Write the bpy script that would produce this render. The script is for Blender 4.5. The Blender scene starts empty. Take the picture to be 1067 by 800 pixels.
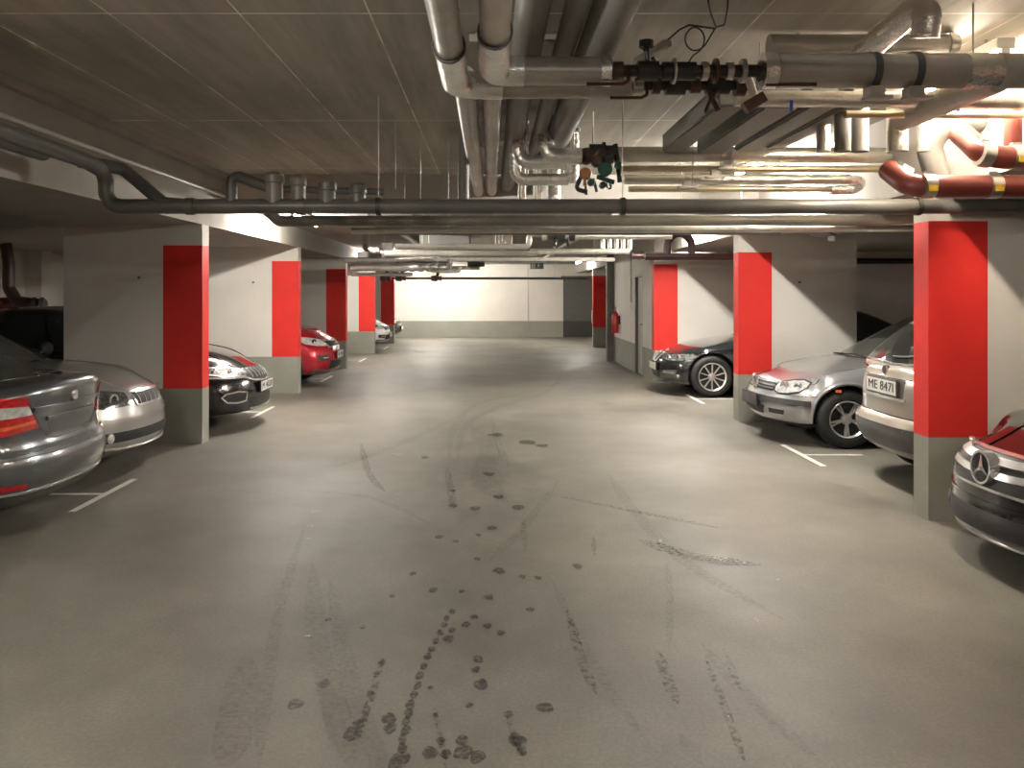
import bpy, bmesh, math, random
from mathutils import Vector, Matrix, geometry
from mathutils.bvhtree import BVHTree

random.seed(7)
PI = math.pi
C = bpy.context.scene.collection
scene = bpy.context.scene

# ------------------------------------------------------------------ camera, world, exposure
F = 862.0            # focal length in pixels of a 1067 x 800 frame
CAMZ = 1.65
VPX, VPY = 512.0, 305.0
cam_data = bpy.data.cameras.new('camera')
cam = bpy.data.objects.new('camera', cam_data)
C.objects.link(cam)
cam.location = (0, 0, CAMZ)
cam.rotation_euler = (PI / 2, 0, 0)
cam_data.sensor_width = 36.0
cam_data.lens = 36.0 * F / 1067.0
cam_data.shift_x = (533.5 - VPX) / 1067.0
cam_data.shift_y = -(400.0 - VPY) / 1067.0
cam_data.clip_start = 0.05
cam_data.clip_end = 200
scene.camera = cam

world = bpy.data.worlds.new('world')
scene.world = world
world.use_nodes = True
world.node_tree.nodes['Background'].inputs[0].default_value = (1.0, 0.93, 0.82, 1)
world.node_tree.nodes['Background'].inputs[1].default_value = 0.25

vs = scene.view_settings
vs.view_transform = 'Standard'
vs.look = 'None'
vs.exposure = 3.95
vs.gamma = 1.0
vs.use_curve_mapping = False
cy = scene.cycles
cy.use_denoising = True
cy.max_bounces = 8
cy.diffuse_bounces = 5
cy.glossy_bounces = 4
cy.transmission_bounces = 4
cy.sample_clamp_indirect = 4.0
cy.caustics_reflective = False
cy.caustics_refractive = False

WARM = (1.0, 0.945, 0.865)
TUBE = 30.0          # brightness of the fluorescent tubes

# ------------------------------------------------------------------ pixel helpers (frame 1067 x 800)
def P(px, py, d):
    return Vector(((px - VPX) * d / F, d, CAMZ - (py - VPY) * d / F))

def G(px, py, z=0.0):
    d = (CAMZ - z) * F / (py - VPY)
    return Vector(((px - VPX) * d / F, d, z))

# ------------------------------------------------------------------ materials
M = {}
def newmat(name):
    m = bpy.data.materials.new(name)
    m.use_nodes = True
    M[name] = m
    nt = m.node_tree
    return m, nt, nt.nodes['Principled BSDF']

def noise(nt, scale, detail=4, rough=0.55, vec=None, stretch=None):
    tc = nt.nodes.new('ShaderNodeTexCoord')
    n = nt.nodes.new('ShaderNodeTexNoise')
    n.inputs['Scale'].default_value = scale
    n.inputs['Detail'].default_value = detail
    n.inputs['Roughness'].default_value = rough
    src = tc.outputs['Object']
    if stretch:
        mp = nt.nodes.new('ShaderNodeMapping')
        mp.inputs['Scale'].default_value = stretch
        nt.links.new(src, mp.inputs['Vector'])
        src = mp.outputs['Vector']
    nt.links.new(src, n.inputs['Vector'])
    return n.outputs['Fac']

def ramp(nt, fac, stops):
    r = nt.nodes.new('ShaderNodeValToRGB')
    e = r.color_ramp.elements
    while len(e) < len(stops):
        e.new(0.5)
    for i, (p, c) in enumerate(stops):
        e[i].position = p
        e[i].color = (c[0], c[1], c[2], 1) if hasattr(c, '__len__') else (c, c, c, 1)
    nt.links.new(fac, r.inputs['Fac'])
    return r.outputs['Color']

def bump(nt, fac, strength, dist, b):
    n = nt.nodes.new('ShaderNodeBump')
    n.inputs['Strength'].default_value = strength
    n.inputs['Distance'].default_value = dist
    nt.links.new(fac, n.inputs['Height'])
    nt.links.new(n.outputs['Normal'], b.inputs['Normal'])
    return n

def mat(name, col, rough=0.5, metal=0.0, var=0.12, scale=6.0, bmp=0.0, bdist=0.004, bscale=None, coat=0.0, spec=0.5, stretch=None):
    m, nt, b = newmat(name)
    n = noise(nt, scale, stretch=stretch)
    lo = tuple(c * (1 - var) for c in col)
    hi = tuple(min(1, c * (1 + var)) for c in col)
    nt.links.new(ramp(nt, n, [(0.3, lo), (0.7, hi)]), b.inputs['Base Color'])
    b.inputs['Roughness'].default_value = rough
    b.inputs['Metallic'].default_value = metal
    b.inputs['Coat Weight'].default_value = coat
    b.inputs['Coat Roughness'].default_value = 0.04
    b.inputs['Specular IOR Level'].default_value = spec
    if bmp:
        bump(nt, noise(nt, bscale or scale * 6, 3), bmp, bdist, b)
    return m

mat('white_wall', (0.72, 0.69, 0.63), 0.85, var=0.05, scale=1.3, bmp=0.25, bdist=0.004, bscale=22, spec=0.2)
mat('grey_dado', (0.30, 0.30, 0.255), 0.7, var=0.07, scale=2.0, bmp=0.2, bdist=0.003, bscale=22, spec=0.3)
mat('red_paint', (0.74, 0.036, 0.028), 0.55, var=0.06, scale=2.0, bmp=0.2, bdist=0.003, bscale=22, spec=0.35)
mat('soffit_paint', (0.42, 0.395, 0.355), 0.85, var=0.08, scale=1.6, bmp=0.2, bdist=0.004, bscale=16, spec=0.2)
mat('line_paint', (0.75, 0.74, 0.68), 0.6, var=0.15, scale=9)
mat('grey_lagging', (0.23, 0.22, 0.20), 0.5, var=0.12, scale=3, bmp=0.15, bdist=0.004, bscale=9)
mat('pale_lagging', (0.50, 0.47, 0.42), 0.36, var=0.14, scale=3, bmp=0.5, bdist=0.010, bscale=12, metal=0.3)
mat('foil', (0.90, 0.88, 0.84), 0.22, 0.82, var=0.08, scale=5, bmp=0.8, bdist=0.010, bscale=40)
mat('smooth_foil', (0.70, 0.67, 0.60), 0.34, 0.85, var=0.10, scale=4, bmp=0.7, bdist=0.015, bscale=18)
mat('gold_pipe', (0.62, 0.52, 0.36), 0.35, 0.7, var=0.12, scale=4, bmp=0.2, bdist=0.004, bscale=9)
mat('drain_pipe', (0.115, 0.112, 0.10), 0.36, var=0.15, scale=4)
mat('drain_light', (0.22, 0.205, 0.17), 0.36, var=0.12, scale=4)
mat('cast_iron', (0.20, 0.040, 0.028), 0.38, var=0.18, scale=5, bmp=0.1, bdist=0.003, bscale=30)
mat('cast_iron_dark', (0.045, 0.019, 0.016), 0.4, var=0.18, scale=5)
mat('steel', (0.55, 0.53, 0.49), 0.32, 0.9, var=0.12, scale=10)
mat('zinc', (0.50, 0.48, 0.43), 0.45, 0.6, var=0.12, scale=10)
mat('black_iron', (0.035, 0.033, 0.03), 0.45, var=0.3, scale=10)
mat('brown_iron', (0.10, 0.055, 0.04), 0.5, var=0.3, scale=10)
mat('green_valve', (0.02, 0.085, 0.06), 0.4, var=0.2)
mat('orange_valve', (0.34, 0.14, 0.04), 0.4, var=0.2)
mat('red_lever', (0.09, 0.016, 0.013), 0.4, var=0.15)
mat('blue_tag', (0.03, 0.10, 0.65), 0.5, var=0.1)
mat('yellow_tag', (0.80, 0.50, 0.03), 0.5, var=0.08)
mat('white_tag', (0.78, 0.76, 0.70), 0.5, var=0.05)
mat('white_plastic', (0.72, 0.71, 0.66), 0.4, var=0.05)
mat('black_plastic', (0.022, 0.022, 0.022), 0.5, var=0.2)
mat('grey_plastic', (0.10, 0.10, 0.095), 0.55, var=0.15)
mat('rubber', (0.018, 0.018, 0.017), 0.75, var=0.3, scale=12)
mat('chrome', (0.86, 0.86, 0.85), 0.16, 0.75, var=0.04)
mat('alloy', (0.62, 0.62, 0.61), 0.28, 0.6, var=0.06)
mat('dark_alloy', (0.05, 0.05, 0.05), 0.4, 0.4, var=0.1)
mat('glass_dark', (0.020, 0.023, 0.022), 0.04, var=0.2, scale=1.0, spec=0.8)
mat('glass_grey', (0.060, 0.066, 0.060), 0.05, var=0.2, scale=1.0, spec=0.8)
mat('lamp_clear', (0.72, 0.73, 0.72), 0.12, 0.4, var=0.35, scale=28, bmp=0.5, bdist=0.006, bscale=28, coat=1.0)
mat('lamp_smoke', (0.14, 0.145, 0.145), 0.12, 0.4, var=0.6, scale=30, bmp=0.4, bdist=0.005, bscale=30, coat=1.0)
mat('lamp_red', (0.50, 0.012, 0.015), 0.12, var=0.35, scale=30, coat=1.0)
mat('lamp_orange', (0.75, 0.14, 0.03), 0.15, var=0.2, scale=30, coat=1.0)
mat('plate_white', (0.74, 0.74, 0.70), 0.4, var=0.04)
mat('ink', (0.02, 0.02, 0.02), 0.5, var=0.1)
mat('door_paint', (0.42, 0.41, 0.36), 0.6, var=0.06, scale=2)
mat('frame_paint', (0.16, 0.155, 0.13), 0.5, var=0.1)
mat('sign_green', (0.03, 0.16, 0.09), 0.4, var=0.1)
mat('poster_pink', (0.62, 0.42, 0.45), 0.5, var=0.15, scale=20)
mat('extinguisher_red', (0.45, 0.02, 0.02), 0.3, var=0.1)

def paint(name, col, metal=0.55, rough=0.28):
    m, nt, b = newmat(name)
    nn = noise(nt, 900, 1)
    nt.links.new(ramp(nt, nn, [(0.3, tuple(c * 0.93 for c in col)), (0.7, tuple(min(1, c * 1.07) for c in col))]), b.inputs['Base Color'])
    b.inputs['Metallic'].default_value = metal
    b.inputs['Roughness'].default_value = rough
    b.inputs['Coat Weight'].default_value = 1.0
    b.inputs['Coat Roughness'].default_value = 0.03
    return m
paint('paint_graphite', (0.115, 0.125, 0.13))
paint('paint_silver', (0.40, 0.39, 0.37), 0.6)
paint('paint_golf', (0.42, 0.43, 0.435), 0.6)
paint('paint_champagne', (0.50, 0.46, 0.39), 0.5)
paint('paint_black', (0.012, 0.012, 0.013), 0.2, 0.2)
paint('paint_blue_black', (0.016, 0.018, 0.020), 0.2, 0.2)
paint('paint_red', (0.42, 0.010, 0.022), 0.3, 0.25)
paint('paint_white', (0.70, 0.70, 0.68), 0.0, 0.3)

def emit(name, col, strength):
    m = bpy.data.materials.new(name)
    m.use_nodes = True
    nt = m.node_tree
    b = nt.nodes['Principled BSDF']
    b.inputs['Base Color'].default_value = (*col, 1)
    b.inputs['Emission Color'].default_value = (*col, 1)
    b.inputs['Emission Strength'].default_value = strength
    M[name] = m
emit('tube_glow', WARM, TUBE)
emit('tube_end', WARM, TUBE * 2.1)
emit('tube_right', WARM, TUBE * 1.9)
emit('tube_left', WARM, TUBE * 1.25)
emit('tube_near', (1.0, 0.86, 0.70), TUBE * 0.9)

def concrete_floor():
    m, nt, b = newmat('floor_concrete')
    L = nt.links.new
    big = noise(nt, 0.55, 5, 0.6)
    fine = noise(nt, 60, 4, 0.7)
    streak = noise(nt, 1.6, 5, 0.65, stretch=(1.0, 0.45, 1))
    c1 = ramp(nt, big, [(0.30, (0.122, 0.112, 0.092)), (0.52, (0.192, 0.178, 0.149)), (0.75, (0.268, 0.250, 0.210))])
    c2 = ramp(nt, streak, [(0.32, 0.72), (0.66, 1.08)])
    c3 = ramp(nt, fine, [(0.30, 0.78), (0.70, 1.16)])
    mx = nt.nodes.new('ShaderNodeMix'); mx.data_type = 'RGBA'; mx.blend_type = 'MULTIPLY'
    mx.inputs['Factor'].default_value = 1
    L(c1, mx.inputs['A']); L(c2, mx.inputs['B'])
    mx2 = nt.nodes.new('ShaderNodeMix'); mx2.data_type = 'RGBA'; mx2.blend_type = 'MULTIPLY'
    mx2.inputs['Factor'].default_value = 1
    L(mx.outputs['Result'], mx2.inputs['A']); L(c3, mx2.inputs['B'])
    # grime where the wheels turn: an elongated patch broken up by noise
    tc = nt.nodes.new('ShaderNodeTexCoord')
    last = mx2.outputs['Result']
    for (cx, cyy, sx, sy, amt) in ((0.0, 7.6, 0.9, 2.8, 0.85), (-0.2, 4.2, 1.5, 2.6, 0.40), (-0.1, 15.0, 1.3, 6.0, 0.25)):
        mp = nt.nodes.new('ShaderNodeMapping')
        mp.inputs['Location'].default_value = (-cx / sx, -cyy / sy, 0)
        mp.inputs['Scale'].default_value = (1 / sx, 1 / sy, 0)
        L(tc.outputs['Object'], mp.inputs['Vector'])
        ln = nt.nodes.new('ShaderNodeVectorMath'); ln.operation = 'LENGTH'
        L(mp.outputs['Vector'], ln.inputs[0])
        r0 = ramp(nt, ln.outputs['Value'], [(0.0, 1.0), (1.0, 0.0)])
        r0n = ramp(nt, noise(nt, 3.0, 6, 0.7, stretch=(1, 0.5, 1)), [(0.38, 0.15), (0.66, 1.0)])
        mm = nt.nodes.new('ShaderNodeMath'); mm.operation = 'MULTIPLY'
        L(r0, mm.inputs[0]); L(r0n, mm.inputs[1])
        m2 = nt.nodes.new('ShaderNodeMath'); m2.operation = 'MULTIPLY'; m2.inputs[1].default_value = amt
        L(mm.outputs[0], m2.inputs[0])
        mk = nt.nodes.new('ShaderNodeMix'); mk.data_type = 'RGBA'
        L(m2.outputs[0], mk.inputs['Factor']); L(last, mk.inputs['A'])
        mk.inputs['B'].default_value = (0.060, 0.055, 0.047, 1)
        last = mk.outputs['Result']
    L(last, b.inputs['Base Color'])
    L(ramp(nt, streak, [(0.3, 0.42), (0.7, 0.62)]), b.inputs['Roughness'])
    b.inputs['Specular IOR Level'].default_value = 0.5
    bump(nt, fine, 0.12, 0.003, b)
concrete_floor()

def concrete_ceiling():
    m, nt, b = newmat('ceiling_concrete')
    L = nt.links.new
    base = ramp(nt, noise(nt, 1.2, 5, 0.6, stretch=(1, 0.5, 1)), [(0.3, (0.38, 0.355, 0.305)), (0.7, (0.54, 0.505, 0.435))])
    grain = ramp(nt, noise(nt, 6, 5, 0.7, stretch=(1, 0.08, 1)), [(0.3, 0.74), (0.7, 1.15)])
    mx = nt.nodes.new('ShaderNodeMix'); mx.data_type = 'RGBA'; mx.blend_type = 'MULTIPLY'; mx.inputs['Factor'].default_value = 1
    L(base, mx.inputs['A']); L(grain, mx.inputs['B'])
    tc = nt.nodes.new('ShaderNodeTexCoord')
    sp = nt.nodes.new('ShaderNodeSeparateXYZ'); L(tc.outputs['Object'], sp.inputs[0])
    masks = []
    for axis, per, off, wid in (('X', 0.655, 0.04, 0.010), ('Y', 2.57, 4.14, 0.016)):
        a = nt.nodes.new('ShaderNodeMath'); a.operation = 'SUBTRACT'; a.inputs[1].default_value = off - 20 * per
        L(sp.outputs[axis], a.inputs[0])
        mo = nt.nodes.new('ShaderNodeMath'); mo.operation = 'MODULO'; mo.inputs[1].default_value = per
        L(a.outputs[0], mo.inputs[0])
        lt = nt.nodes.new('ShaderNodeMath'); lt.operation = 'LESS_THAN'; lt.inputs[1].default_value = wid
        L(mo.outputs[0], lt.inputs[0]); masks.append(lt.outputs[0])
    mxx = nt.nodes.new('ShaderNodeMath'); mxx.operation = 'MAXIMUM'
    L(masks[0], mxx.inputs[0]); L(masks[1], mxx.inputs[1])
    br = ramp(nt, noise(nt, 3.0, 3), [(0.35, 0.15), (0.62, 1.0)])
    ml = nt.nodes.new('ShaderNodeMath'); ml.operation = 'MULTIPLY'
    L(mxx.outputs[0], ml.inputs[0]); L(br, ml.inputs[1])
    mk = nt.nodes.new('ShaderNodeMix'); mk.data_type = 'RGBA'
    L(ml.outputs[0], mk.inputs['Factor']); L(mx.outputs['Result'], mk.inputs['A'])
    mk.inputs['B'].default_value = (0.95, 0.92, 0.84, 1)
    L(mk.outputs['Result'], b.inputs['Base Color'])
    b.inputs['Roughness'].default_value = 0.8
    b.inputs['Specular IOR Level'].default_value = 0.25
    bump(nt, noise(nt, 18, 4), 0.3, 0.004, b)
concrete_ceiling()

def mark_mat(name, col, rough, alpha, scale, lo, hi):
    m, nt, b = newmat(name)
    L = nt.links.new
    b.inputs['Base Color'].default_value = (*col, 1)
    b.inputs['Roughness'].default_value = rough
    a = ramp(nt, noise(nt, scale, 4, 0.7), [(lo, 0.0), (hi, 1.0)])
    mm = nt.nodes.new('ShaderNodeMath'); mm.operation = 'MULTIPLY'; mm.inputs[1].default_value = alpha
    L(a, mm.inputs[0]); L(mm.outputs[0], b.inputs['Alpha'])
mark_mat('tyre_mark', (0.035, 0.032, 0.027), 0.6, 0.50, 34, 0.44, 0.64)
mark_mat('faint_tyre_mark', (0.045, 0.041, 0.036), 0.6, 0.24, 34, 0.42, 0.70)
mark_mat('wet_mark', (0.040, 0.034, 0.026), 0.42, 0.58, 40, 0.32, 0.56)
mark_mat('chalk_mark', (0.62, 0.60, 0.54), 0.7, 0.7, 60, 0.46, 0.58)

# ------------------------------------------------------------------ mesh helpers
def link_mesh(name, me, parent=None, smooth=None, mats=()):
    o = bpy.data.objects.new(name, me)
    C.objects.link(o)
    for m in mats:
        me.materials.append(M[m])
    if smooth is not None:
        for p in me.polygons:
            p.use_smooth = True
        me.set_sharp_from_angle(angle=math.radians(smooth))
    if parent is not None:
        o.parent = parent
    return o

def obj(name, bm, m, parent=None, smooth=None):
    bmesh.ops.recalc_face_normals(bm, faces=bm.faces)
    me = bpy.data.meshes.new(name)
    bm.to_mesh(me); bm.free()
    return link_mesh(name, me, parent, smooth, [m] if isinstance(m, str) else m)

def tag(o, label=None, cat=None, group=None, kind=None):
    if label: o['label'] = label
    if cat: o['category'] = cat
    if group: o['group'] = group
    if kind: o['kind'] = kind
    return o

def thing(name, label, cat, loc=(0, 0, 0), rz=0, group=None):
    o = bpy.data.objects.new(name, None)
    C.objects.link(o)
    o.location = loc; o.rotation_euler = (0, 0, rz)
    o.empty_display_size = 0.2
    return tag(o, label, cat, group)

def box(bm, x0, x1, y0, y1, z0, z1, mi=0):
    vs_ = [bm.verts.new(p) for p in ((x0, y0, z0), (x1, y0, z0), (x1, y1, z0), (x0, y1, z0), (x0, y0, z1), (x1, y0, z1), (x1, y1, z1), (x0, y1, z1))]
    for f in ((0, 3, 2, 1), (4, 5, 6, 7), (0, 1, 5, 4), (1, 2, 6, 5), (2, 3, 7, 6), (3, 0, 4, 7)):
        bm.faces.new([vs_[i] for i in f]).material_index = mi

def bbox(x0, x1, y0, y1, z0, z1, bev=0.0):
    bm = bmesh.new()
    box(bm, x0, x1, y0, y1, z0, z1)
    if bev:
        bmesh.ops.bevel(bm, geom=bm.edges[:] , offset=bev, segments=2, affect='EDGES', profile=0.5)
    return bm

def banded(xs, ys, zs, fn):
    """solid block cut at the given coordinates, fn(face centre) gives the material index"""
    bm = bmesh.new()
    vd = {}
    def V(i, j, k):
        if (i, j, k) not in vd:
            vd[(i, j, k)] = bm.verts.new((xs[i], ys[j], zs[k]))
        return vd[(i, j, k)]
    nx, ny, nz = len(xs) - 1, len(ys) - 1, len(zs) - 1
    def quad(*q):
        f = bm.faces.new([V(*v) for v in q])
        f.material_index = fn(f.calc_center_median())
    for i in range(nx):
        for j in range(ny):
            quad((i, j, 0), (i, j + 1, 0), (i + 1, j + 1, 0), (i + 1, j, 0))
            quad((i, j, nz), (i + 1, j, nz), (i + 1, j + 1, nz), (i, j + 1, nz))
    for i in range(nx):
        for k in range(nz):
            quad((i, 0, k), (i + 1, 0, k), (i + 1, 0, k + 1), (i, 0, k + 1))
            quad((i, ny, k), (i, ny, k + 1), (i + 1, ny, k + 1), (i + 1, ny, k))
    for j in range(ny):
        for k in range(nz):
            quad((0, j, k), (0, j, k + 1), (0, j + 1, k + 1), (0, j + 1, k))
            quad((nx, j, k), (nx, j + 1, k), (nx, j + 1, k + 1), (nx, j, k + 1))
    return bm

def fillet(pts, rad, n=8):
    pts = [Vector(p) for p in pts]
    out = [pts[0]]
    for i in range(1, len(pts) - 1):
        a, b, c = pts[i - 1], pts[i], pts[i + 1]
        u, v = (a - b), (c - b)
        lu, lv = u.length, v.length
        u.normalize(); v.normalize()
        ang = u.angle(v)
        if abs(ang - PI) < 0.02:
            out.append(b); continue
        t = min(rad / math.tan(ang / 2), lu * 0.49, lv * 0.49)
        r = t * math.tan(ang / 2)
        bis = (u + v).normalized()
        cen = b + bis * (r / math.sin(ang / 2))
        p0, p1 = b + u * t, b + v * t
        w0, w1 = p0 - cen, p1 - cen
        tot = w0.angle(w1)
        ax = w0.cross(w1).normalized()
        for k in range(n + 1):
            out.append(cen + Matrix.Rotation(tot * k / n, 3, ax) @ w0)
    out.append(pts[-1])
    return out

def add_tube(bm, pts, r, seg=16, rad=None, mi=0, jitter=0.0, step=None, n=8):
    """round tube along a bent path; r may be a number or a list per input point"""
    pts = fillet(pts, rad if rad else (r * 1.6 if not hasattr(r, '__len__') else r[0] * 1.6), n) if len(pts) > 2 else [Vector(p) for p in pts]
    if step:
        q = [pts[0]]
        for a, b in zip(pts, pts[1:]):
            k = max(1, int((b - a).length / step))
            for s in range(1, k + 1):
                q.append(a.lerp(b, s / k))
        pts = q
    rings = []
    t = (pts[1] - pts[0]).normalized()
    nrm = t.orthogonal().normalized()
    for i, p in enumerate(pts):
        if i == 0: tn = (pts[1] - pts[0]).normalized()
        elif i == len(pts) - 1: tn = (pts[-1] - pts[-2]).normalized()
        else: tn = ((pts[i + 1] - p).normalized() + (p - pts[i - 1]).normalized()).normalized()
        nrm = (nrm - tn * nrm.dot(tn)).normalized()
        bi = tn.cross(nrm)
        ring = []
        for k in range(seg):
            a = 2 * PI * k / seg
            rr = r * (1 + random.uniform(-jitter, jitter))
            ring.append(bm.verts.new(p + (nrm * math.cos(a) + bi * math.sin(a)) * rr))
        rings.append(ring)
    for a, b in zip(rings, rings[1:]):
        for k in range(seg):
            bm.faces.new((a[k], a[(k + 1) % seg], b[(k + 1) % seg], b[k])).material_index = mi
    bm.faces.new(rings[0][::-1]).material_index = mi
    bm.faces.new(rings[-1]).material_index = mi

def tube_bm(pts, r, **kw):
    bm = bmesh.new(); add_tube(bm, pts, r, **kw); return bm

def add_lathe(bm, prof, axis='Z', origin=(0, 0, 0), seg=24, mi=0, closed=False):
    """prof: list of (radius, along)"""
    o = Vector(origin)
    def pt(r, h, a):
        c, s = r * math.cos(a), r * math.sin(a)
        return o + (Vector((c, s, h)) if axis == 'Z' else Vector((c, h, s)) if axis == 'Y' else Vector((h, c, s)))
    rings = []
    for (r, h) in prof:
        if r < 1e-5:
            rings.append([bm.verts.new(pt(0, h, 0))])
        else:
            rings.append([bm.verts.new(pt(r, h, 2 * PI * k / seg)) for k in range(seg)])
    pairs = list(zip(rings, rings[1:]))
    if closed: pairs.append((rings[-1], rings[0]))
    for a, b in pairs:
        for k in range(seg):
            k2 = (k + 1) % seg
            if len(a) == 1 and len(b) == 1: continue
            if len(a) == 1: f = bm.faces.new((a[0], b[k], b[k2]))
            elif len(b) == 1: f = bm.faces.new((a[k], a[k2], b[0]))
            else: f = bm.faces.new((a[k], a[k2], b[k2], b[k]))
            f.material_index = mi

def add_bar(bm, a, b, w, h, mi=0, up=None):
    a, b = Vector(a), Vector(b)
    t = (b - a).normalized()
    upv = Vector(up) if up else (Vector((0, 0, 1)) if abs(t.z) < 0.9 else Vector((0, 1, 0)))
    s = t.cross(upv).normalized(); u = s.cross(t).normalized()
    vs_ = []
    for p in (a, b):
        for ds, du in ((-1, -1), (1, -1), (1, 1), (-1, 1)):
            vs_.append(bm.verts.new(p + s * ds * w / 2 + u * du * h / 2))
    for f in ((0, 1, 2, 3), (7, 6, 5, 4), (0, 4, 5, 1), (1, 5, 6, 2), (2, 6, 7, 3), (3, 7, 4, 0)):
        bm.faces.new([vs_[i] for i in f]).material_index = mi

def text_obj(name, body, size, m, parent, mw, extrude=0.001, width=None):
    cu = bpy.data.curves.new(name, 'FONT')
    cu.body = body; cu.size = size; cu.align_x = 'CENTER'; cu.align_y = 'CENTER'; cu.extrude = extrude
    o = bpy.data.objects.new(name, cu)
    C.objects.link(o)
    bpy.context.view_layer.update()
    me = bpy.data.meshes.new_from_object(o.evaluated_get(bpy.context.evaluated_depsgraph_get()))
    bpy.data.objects.remove(o)
    if width:
        xs_ = [v.co.x for v in me.vertices]
        k = width / (max(xs_) - min(xs_))
        for v in me.vertices: v.co.x *= k
    me.transform(mw)
    me.materials.clear()
    o = link_mesh(name, me, parent, None, [m])
    return o

# ------------------------------------------------------------------ the setting
LX, RX = -3.17, 3.17          # lane edges
DADO, RTOP = 0.60, 2.17
def struct(name, bm, m, parent=None):
    o = obj(name, bm, m, parent)
    if parent is None: o['kind'] = 'structure'
    return o

floor = struct('floor', bbox(-8.6, 8.6, -8.2, 31.2, -0.2, 0.0), 'floor_concrete')

bm = bmesh.new()
box(bm, -3.17, 3.17, -8.2, 9.8, 3.05, 3.4)
struct('ceiling', bm, 'ceiling_concrete')
bm = bmesh.new()
box(bm, -3.17, 3.17, 9.8, 31.2, 2.71, 3.4)
struct('ceiling_far', bm, 'soffit_paint')
bm = bmesh.new(); box(bm, -8.6, -3.17, -8.2, 31.2, 2.40, 3.4); struct('ceiling_left', bm, 'soffit_paint')
bm = bmesh.new(); box(bm, 3.17, 8.6, -8.2, 31.2, 2.40, 3.4); struct('ceiling_right', bm, 'soffit_paint')

WALLM = ['white_wall', 'grey_dado', 'red_paint']
def plain(c): return 1 if c.z < DADO else 0
def wall(name, x0, x1, y0, y1, z1=3.2):
    return struct(name, banded([x0, x1], [y0, y1], [0, DADO, z1], plain), WALLM)
wall('wall_left', -8.6, -8.4, -8.2, 31.2, 2.4)
wall('wall_right', 8.4, 8.6, -8.2, 31.2, 2.4)
wall('wall_end', -8.4, 8.4, 30.9, 31.1, 2.9)
wall('wall_back', -8.4, 8.4, -8.2, -8.0)

def pier(name, side, y0, length=1.52, th=0.21, band=0.43, ztop=2.40, face=LX):
    """short cross wall beside the lane; its lane end carries the red band"""
    s = side
    x_in = s * abs(face)
    xs = sorted([x_in, x_in + s * band, x_in + s * length])
    def fn(c):
        red = abs(c.x) < abs(face) + band
        if c.z < DADO: return 1
        if red and c.z < RTOP: return 2
        return 0
    return struct(name, banded(xs, [y0, y0 + th], [0, DADO, RTOP, ztop], fn), WALLM)

for i, y in enumerate((9.07, 13.57, 18.02, 22.45, 26.95)):
    pier('wall_left_pier', -1, y)
for i, y in enumerate((6.0, 10.62)):
    pier('wall_right_pier', 1, y)
pier('wall_right_pier', 1, 25.2, face=3.10)
for y in (-3.0, 1.5):
    pier('wall_right_pier', 1, y); pier('wall_left_pier', -1, y)

# plant room that stands out into the bays on the right: front carries the third red band
def room_fn(c):
    if c.z < DADO: return 1
    if c.z < RTOP and c.x < 3.40 and c.y < 15.4: return 2
    return 0
bm = banded([2.97, 3.40, 8.4], [15.1, 15.3], [0, DADO, RTOP, 2.71], room_fn)
struct('wall_room_front', bm, WALLM)
wall('wall_room_side', 2.97, 3.12, 15.3, 16.25, 2.71)
bm = banded([2.97, 3.12], [16.25, 17.15], [2.02, 2.71], lambda c: 0)
struct('wall_room_lintel', bm, WALLM)
wall('wall_room_lane', 2.97, 3.12, 17.15, 20.0, 2.71)
wall('wall_room_rear', 2.97, 8.4, 20.0, 20.2, 2.71)
# door set back in its opening
d1 = struct('door_1', bbox(3.03, 3.07, 16.30, 17.10, 0.005, 1.97), 'door_paint')
obj('door_frame', (lambda b: (box(b, 2.975, 3.11, 16.25, 16.30, 0, 2.02), box(b, 2.975, 3.11, 17.10, 17.15, 0, 2.02), box(b, 2.975, 3.11, 16.30, 17.10, 1.97, 2.02), b)[-1])(bmesh.new()), 'frame_paint', d1)
bm = bmesh.new(); add_tube(bm, [(3.03, 16.42, 1.02), (2.985, 16.42, 1.02), (2.985, 16.55, 1.02)], 0.010, seg=8)
add_bar(bm, (3.03, 16.42, 0.94), (3.03, 16.42, 1.10), 0.008, 0.035, up=(0, 1, 0))
obj('door_handle', bm, 'black_plastic', d1)
# dark grey panel on the end wall, darker low down, bar above
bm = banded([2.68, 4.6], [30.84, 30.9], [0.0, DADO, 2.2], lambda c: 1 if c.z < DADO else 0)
mat('panel_grey', (0.11, 0.115, 0.10), 0.6, var=0.08); mat('panel_grey_low', (0.045, 0.047, 0.043), 0.6, var=0.08)
d2 = struct('dark_panel', bm, ['panel_grey', 'panel_grey_low'])
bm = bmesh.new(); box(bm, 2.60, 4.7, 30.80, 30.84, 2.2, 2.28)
obj('panel_bar', bm, 'frame_paint', d2)
# square steel post at the corner of the plant room
bm = bmesh.new(); box(bm, 2.78, 2.86, 19.9, 20.05, 0, 2.705); box(bm, 2.86, 2.955, 19.94, 20.0, 0, 2.705)
struct('trim_1', bm, 'frame_paint')
# pale strip on the lower face of the left wall pilasters
for k, y in enumerate((12.9, 14.9, 16.6)):
    bm = banded([-8.4, -8.1], [y, y + 0.35], [0, DADO, 2.4], plain)
    struct('wall_left_pilaster', bm, WALLM)
# end wall: movement joint
struct('trim_2', bbox(1.36, 1.375, 30.885, 30.9, 0, 2.7), 'soffit_paint')
# white cable edge strips that run along the left of the lane ceiling
struct('trim_3', bbox(-3.168, -3.10, -8.0, 9.78, 2.985, 3.048), 'soffit_paint')

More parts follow.
